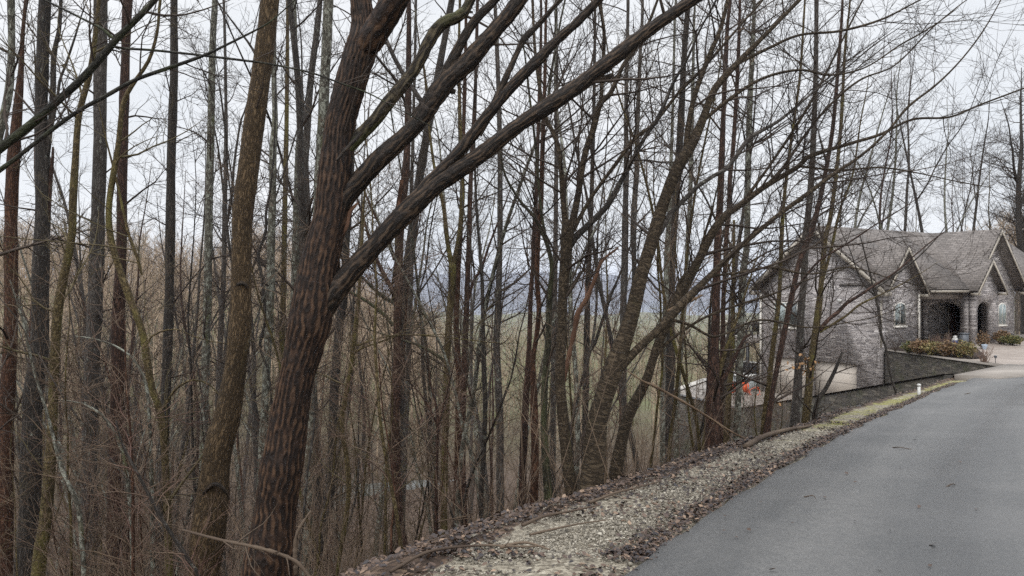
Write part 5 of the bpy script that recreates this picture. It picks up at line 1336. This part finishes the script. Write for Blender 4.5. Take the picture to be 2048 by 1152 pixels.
# ------------------------------------------------------------------ the far wood: nobody could count it
def far_proto(rg_, Ht, n, spread):
    tr = np.array([[0, 0, 0.0]]); tp = np.array([[rg_.normal() * .4, rg_.normal() * .4, Ht]])
    A = [tr]; B = [tp]; Rr = [np.array([.13])]
    n1 = n // 7
    z = Ht * (.22 + .74 * rg_.random(n1)); a = rg_.uniform(0, 6.28, n1)
    s = tp * (z / Ht)[:, None]
    L = spread * (1.15 - z / Ht) * rg_.uniform(.6, 1.2, n1) + .5
    e = s + np.stack([np.cos(a) * L, np.sin(a) * L, L * rg_.uniform(.5, 1.4, n1)], 1)
    A.append(s); B.append(e); Rr.append(np.full(n1, .035))
    n2 = n - n1
    i = rg_.integers(0, n1, n2); u = rg_.uniform(.25, 1, n2)[:, None]
    s2 = s[i] * (1 - u) + e[i] * u
    d = nrm(nrm(e[i] - s[i]) + rg_.normal(size=(n2, 3)) * .55 + [0, 0, .25])
    e2 = s2 + d * rg_.uniform(.5, 1.7, n2)[:, None]
    A.append(s2); B.append(e2); Rr.append(np.full(n2, .017))
    return cones(np.concatenate(A), np.concatenate(B), np.concatenate(Rr))

def merge_far(name, pts, protos_, scales, mat, rg_, fat=1.0):
    Vs, Fs, b = [], [], 0
    for (x, y, z), s in zip(pts, scales):
        V, f = protos_[int(rg_.integers(len(protos_)))]
        a = rg_.uniform(0, 6.28); c, si = math.cos(a), math.sin(a)
        Vs.append(np.stack([(V[:, 0] * c - V[:, 1] * si) * s * fat + x, (V[:, 0] * si + V[:, 1] * c) * s * fat + y, V[:, 2] * s + z - .3], 1))
        Fs.append(f + b); b += len(V)
    o = mesh(name, np.concatenate(Vs), np.concatenate(Fs), mat)
    return tag(o, kind='stuff')

rf = np.random.default_rng(21)
fp = [far_proto(rf, 13, 150, 3.0) for _ in range(6)]
def polar(n, az0, az1, r0, r1, p=2.0):
    out = []
    while len(out) < n:
        az = rf.uniform(az0, az1); r = (r0 ** p + (r1 ** p - r0 ** p) * rf.random()) ** (1 / p)
        x, y = r * math.sin(az), r * math.cos(az)
        d, i = dist_poly(np.array([x]), np.array([y]), HIGH)
        if i[0] or d[0] < 18: continue
        dh = np.array([x, y]) - HR
        if -6 < dh @ HN < 30 and -6 < dh @ HD < 16: continue
        out.append((x, y))
    a = np.array(out)
    return np.c_[a, ground(a[:, 0], a[:, 1])]
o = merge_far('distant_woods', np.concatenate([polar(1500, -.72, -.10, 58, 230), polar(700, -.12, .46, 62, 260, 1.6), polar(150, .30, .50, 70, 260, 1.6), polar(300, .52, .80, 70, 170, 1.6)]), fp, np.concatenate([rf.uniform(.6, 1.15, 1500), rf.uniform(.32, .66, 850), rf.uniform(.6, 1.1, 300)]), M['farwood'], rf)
RP = np.array([[(px - CX) / F * Y, Y, -2.0] for px, Y in zip(rf.uniform(2026, 2150, 46), rf.uniform(58, 80, 46))])
RW = merge_far('thicket', RP, fp, rf.uniform(.22, .5, 46), twig_mat('thicket_wood', (0.07, 0.056, 0.046), (0.14, 0.115, 0.095)), rf, 1.6)
tag(RW, 'brown thicket behind the right corner of the house', 'thicket')
tag(o, 'grey brown bare woods covering the far side of the valley', 'woods')
pg = polar(420, -.14, .36, 80, 420, 1.4)
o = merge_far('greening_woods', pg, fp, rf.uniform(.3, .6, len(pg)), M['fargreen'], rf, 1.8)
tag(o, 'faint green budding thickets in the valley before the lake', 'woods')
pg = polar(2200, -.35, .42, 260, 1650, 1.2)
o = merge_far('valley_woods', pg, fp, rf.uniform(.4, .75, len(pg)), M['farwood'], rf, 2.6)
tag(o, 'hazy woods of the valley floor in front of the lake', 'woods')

# ------------------------------------------------------------------ undergrowth
def bush_proto(rg_, n, h):
    a = rg_.uniform(0, 6.28, n); l = h * rg_.uniform(.5, 1.2, n); t = rg_.uniform(.1, .8, n)
    A = np.stack([rg_.normal(size=n) * .25, rg_.normal(size=n) * .25, np.zeros(n)], 1)
    B = A + np.stack([np.cos(a) * np.sin(t) * l, np.sin(a) * np.sin(t) * l, np.cos(t) * l], 1)
    i = rg_.integers(0, n, n * 4); u = rg_.uniform(.25, .95, n * 4)[:, None]
    A2 = A[i] * (1 - u) + B[i] * u
    B2 = A2 + nrm(nrm(B[i] - A[i]) + rg_.normal(size=(n * 4, 3)) * .6) * rg_.uniform(.15, .6, n * 4)[:, None]
    return cones(np.concatenate([A, A2]), np.concatenate([B, B2]), np.concatenate([np.full(n, .0048), np.full(n * 4, .0024)]))
ru = np.random.default_rng(33)
bp = [bush_proto(ru, 16, 1.7) for _ in range(6)]
pp = scatter(640, -150, 1500, 6.6, 44, ru, 1.2, keep=lambda px, Y: (Y > 5.5 or px < 640) and (px < 1330 or Y > 40 or ru.random() < .3) and (px < 700 or ru.random() < .5))
pp = np.array(pp)
pts = np.c_[pp, ground(pp[:, 0], pp[:, 1]) + .25]
o = merge_far('undergrowth', pts, bp, ru.uniform(.5, 1.3, len(pts)), M['brush'], ru)
tag(o, 'tangle of thin brown brush covering the wooded slope', 'undergrowth')

# ------------------------------------------------------------------ gravel and fallen leaves
g = G('gravel_stone')
w = g.n.new('ShaderNodeNewGeometry').outputs['Random Per Island']
M['gravel'] = g.out(g.ramp(w, [(0.0, (0.07, 0.062, 0.05)), (0.35, (0.165, 0.147, 0.117)), (0.75, (0.26, 0.235, 0.19)), (1.0, (0.40, 0.37, 0.31))]), 0.7, 0.35)
g = G('leaf_litter')
w = g.n.new('ShaderNodeNewGeometry').outputs['Random Per Island']
M['leaves'] = g.out(g.ramp(w, [(0.0, (0.018, 0.016, 0.019)), (0.45, (0.042, 0.028, 0.023)), (0.72, (0.085, 0.054, 0.038)), (0.92, (0.15, 0.098, 0.066)), (1.0, (0.25, 0.175, 0.12))]), 0.55, 0.45)
def icos(n, r, pos, flat, rg_):
    ph = (1 + 5 ** .5) / 2
    v = nrm(np.array([[-1, ph, 0], [1, ph, 0], [-1, -ph, 0], [1, -ph, 0], [0, -1, ph], [0, 1, ph], [0, -1, -ph], [0, 1, -ph], [ph, 0, -1], [ph, 0, 1], [-ph, 0, -1], [-ph, 0, 1]], float))
    f = np.array([[0, 11, 5], [0, 5, 1], [0, 1, 7], [0, 7, 10], [0, 10, 11], [1, 5, 9], [5, 11, 4], [11, 10, 2], [10, 7, 6], [7, 1, 8], [3, 9, 4], [3, 4, 2], [3, 2, 6], [3, 6, 8], [3, 8, 9], [4, 9, 5], [2, 4, 11], [6, 2, 10], [8, 6, 7], [9, 8, 1]])
    a = rg_.uniform(0, 6.28, n)
    V = v[None] * (1 + .25 * rg_.normal(size=(n, 12, 1))) * np.stack([r, r * rg_.uniform(.6, 1, n), r * flat], 1)[:, None]
    c, s = np.cos(a)[:, None], np.sin(a)[:, None]
    V = np.stack([V[..., 0] * c - V[..., 1] * s, V[..., 0] * s + V[..., 1] * c, V[..., 2]], -1) + pos[:, None]
    return V.reshape(-1, 3), (f[None] + (np.arange(n) * 12)[:, None, None]).reshape(-1, 3)
rl_ = np.random.default_rng(44)
def verge_pts(n, y1, bias=None):
    """random points between the asphalt edge and the crest"""
    a = resample(np.concatenate([[[-2.3, 0.6]], EDGE[3:13]]), 400); b = resample(np.concatenate([[[-3.3, 0.6]], VERGE[3:], [[13.0, 22.0]]]), 400)
    m = np.argmax(a[:, 1] > y1) or 399
    wd = np.linalg.norm(a - b, axis=1)[:m]
    i = rl_.choice(m, n, p=wd / wd.sum())
    u = rl_.random(n) if bias is None else bias(rl_, n)
    p = a[i] * (1 - u)[:, None] + b[i] * u[:, None] + rl_.normal(size=(n, 2)) * .03
    return p, u
def surf(p):
    d, ins = dist_poly(p[:, 0], p[:, 1], HIGH)
    return np.where(ins, zr(p[:, 1]) - .012, ground(p[:, 0], p[:, 1]))
p1, _ = verge_pts(70000, 11.0, lambda r, n: .04 + .95 * r.random(n))
r1 = np.clip(rl_.lognormal(math.log(.0047), .5, len(p1)), .004, .03)
V, f = icos(len(p1), r1, np.c_[p1, surf(p1) + r1 * .2], rl_.uniform(.45, .8, len(p1)), rl_)
tag(tag(mesh('gravel', V, f, M['gravel']), 'pale gravel covering the verge beside the asphalt', 'gravel'), kind='stuff')

def leaf_quads(p, size, rg_, lift, curl=.35):
    n = len(p)
    a = rg_.uniform(0, 6.28, n)
    tx = np.stack([np.cos(a), np.sin(a), rg_.normal(size=n) * curl], 1); ty = np.stack([-np.sin(a), np.cos(a), rg_.normal(size=n) * curl], 1)
    tx, ty = nrm(tx), nrm(ty); nn = nrm(np.cross(tx, ty)); s = size[:, None]
    k = rg_.uniform(-.25, .45, n)[:, None]
    P_ = lambda u, v, h: p + tx * s * u + ty * s * v + nn * s * k * h
    V = np.stack([P_(-1, 0, .3), P_(-.35, -.55, 1), P_(.35, -.5, .9), P_(1, 0, .2), P_(.4, .5, 1), P_(-.3, .6, .9), P_(0, 0, 0)], 1)
    V[..., 2] += lift[:, None]
    i = (np.arange(n) * 7)[:, None]
    T = np.concatenate([i + np.array([[j, (j + 1) % 6, 6]]) for j in range(6)])
    return V.reshape(-1, 3), T
pa_, _ = verge_pts(15000, 21.0, lambda r, n: np.abs(r.normal(size=n)) * .12 - .02)          # band along the asphalt
pb_, _ = verge_pts(6500, 14.0, lambda r, n: 1.06 + r.normal(size=n) * .09)                   # band along the crest
pc_, _ = verge_pts(7000, 12.0)
keep = mnoise.noise
sel = np.array([keep(Vector((x * 1.3, y * 1.3, 0))) > -.02 for x, y in pc_]); pc_ = pc_[sel]
pf_ = np.array(scatter(26000, -100, 1650, 3.6, 30, rl_, .9)) if False else None
xx = rl_.uniform(-14, 13, 160000); yy = 2 + 22 * rl_.random(160000) ** 1.4
dd_, ii_ = dist_poly(xx, yy, HIGH); dl_, il_ = dist_poly(xx, yy, LOT)
kk = (~ii_) & (~il_) & (dd_ < 14) & (np.abs(xx) < yy * .8 + 1)
pf_ = np.stack([xx[kk], yy[kk]], 1)[:42000]
pl = np.concatenate([pa_, pb_, pc_, pf_])
sz = np.concatenate([rl_.uniform(.007, .024, len(pl) - len(pf_)), rl_.uniform(.014, .032, len(pf_))])
lift = rl_.uniform(.006, .03, len(pl))
V, f = leaf_quads(np.c_[pl, surf(pl)], sz, rl_, lift)
tag(tag(mesh('fallen_leaves', V, f, M['leaves']), 'wet brown fallen leaves along the verge and over the forest floor', 'leaves'), kind='stuff')

# single scraps on the asphalt
for k, (px, py, s) in enumerate([(1865, 1098, .055), (1693, 953, .05), (1448, 1070, .03), (1498, 1069, .035), (1473, 1083, .03), (1710, 1050, .03), (1838, 1022, .04), (1545, 1150, .04), (1860, 1142, .035), (1760, 1148, .03), (1650, 1002, .04), (1522, 1012, .03), (1582, 948, .03), (1800, 940, .03), (1830, 885, .04), (1952, 1026, .03), (1920, 930, .035), (1870, 830, .04), (1710, 970, .03), (1585, 1055, .02), (1450, 1040, .025), (1780, 1070, .02)]):
    xy = on_road(px, py)
    V, f = leaf_quads(np.array([[*xy, float(zr(xy[1])) + .02]]), np.array([s * .55]), rl_, np.array([.012]), .25)
    tag(mesh('leaf_scrap', V, f, M['leaves'], ), 'small dark leaf scrap lying alone on the wet asphalt' if k > 1 else ('reddish brown leaf, largest of the scraps on the near asphalt' if k == 0 else 'crumpled dark leaf cluster on the asphalt near the verge'), 'leaf', 'leaf scraps on the asphalt')

# clinging brown beech leaves before the garage
V = []
cl = np.concatenate([P(px, py, 11.8)[None] + rl_.normal(size=(n_, 3)) * sd_ for px, py, n_, sd_ in ((1612, 722, 12, .05), (1600, 732, 10, .05), (1628, 737, 9, .05), (1608, 712, 4, .04), (1582, 738, 5, .05), (1562, 803, 4, .05), (1615, 752, 5, .05))])
V, f = leaf_quads(cl, rl_.uniform(.02, .042, len(cl)), rl_, np.zeros(len(cl)), 1.0)
M['beech'] = plain('beech_leaf', (.42, .24, .11), .6, .3, .4)
bt_ = empty('beech_sapling', (P(1613, 722, 11.8)[0], 11.8, g1(P(1613, 722, 11.8)[0], 11.8)), 'small beech sapling still holding dry orange leaves before the garage', 'sapling')
mesh('foliage', V, f, M['beech'], bt_)
b0 = np.array(bt_.location); hub = [b0 + [0, 0, -.1], b0 * .5 + P(1618, 800, 11.8) * .5, P(1612, 740, 11.8), P(1608, 700, 11.8)]
skin('trunk', np.c_[np.array(hub), [.016, .012, .008, .003]], M['olive'], bt_, 7, .08, .03, 0, 5)
V, f = cones(np.repeat(np.array([P(1613, 745, 11.8), P(1610, 725, 11.8)]), [len(cl) - len(cl) // 2, len(cl) // 2], 0), cl, np.full(len(cl), .003))
mesh('crown', V, f, M['twig'], bt_)

# ------------------------------------------------------------------ the air
hz = bpy.data.materials.new('haze_air'); hz.use_nodes = True
hn = hz.node_tree.nodes; hn.clear()
hv = hn.new('ShaderNodeVolumePrincipled')
hv.inputs['Color'].default_value = (0.74, 0.82, 1.0, 1)
hv.inputs['Density'].default_value = 0.00012
hv.inputs['Anisotropy'].default_value = 0.0
ho = hn.new('ShaderNodeOutputMaterial')
hz.node_tree.links.new(hv.outputs[0], ho.inputs['Volume'])
x0, x1, y0, y1, z0, z1 = -5500, 5500, -400, 6700, -60, 150
V = np.array([[x, y, z] for z in (z0, z1) for y in (y0, y1) for x in (x0, x1)], float)
o = mesh('haze', V, [(0, 2, 3, 1), (4, 5, 7, 6), (0, 1, 5, 4), (2, 6, 7, 3), (0, 4, 6, 2), (1, 3, 7, 5)], hz)
tag(o, kind='stuff')
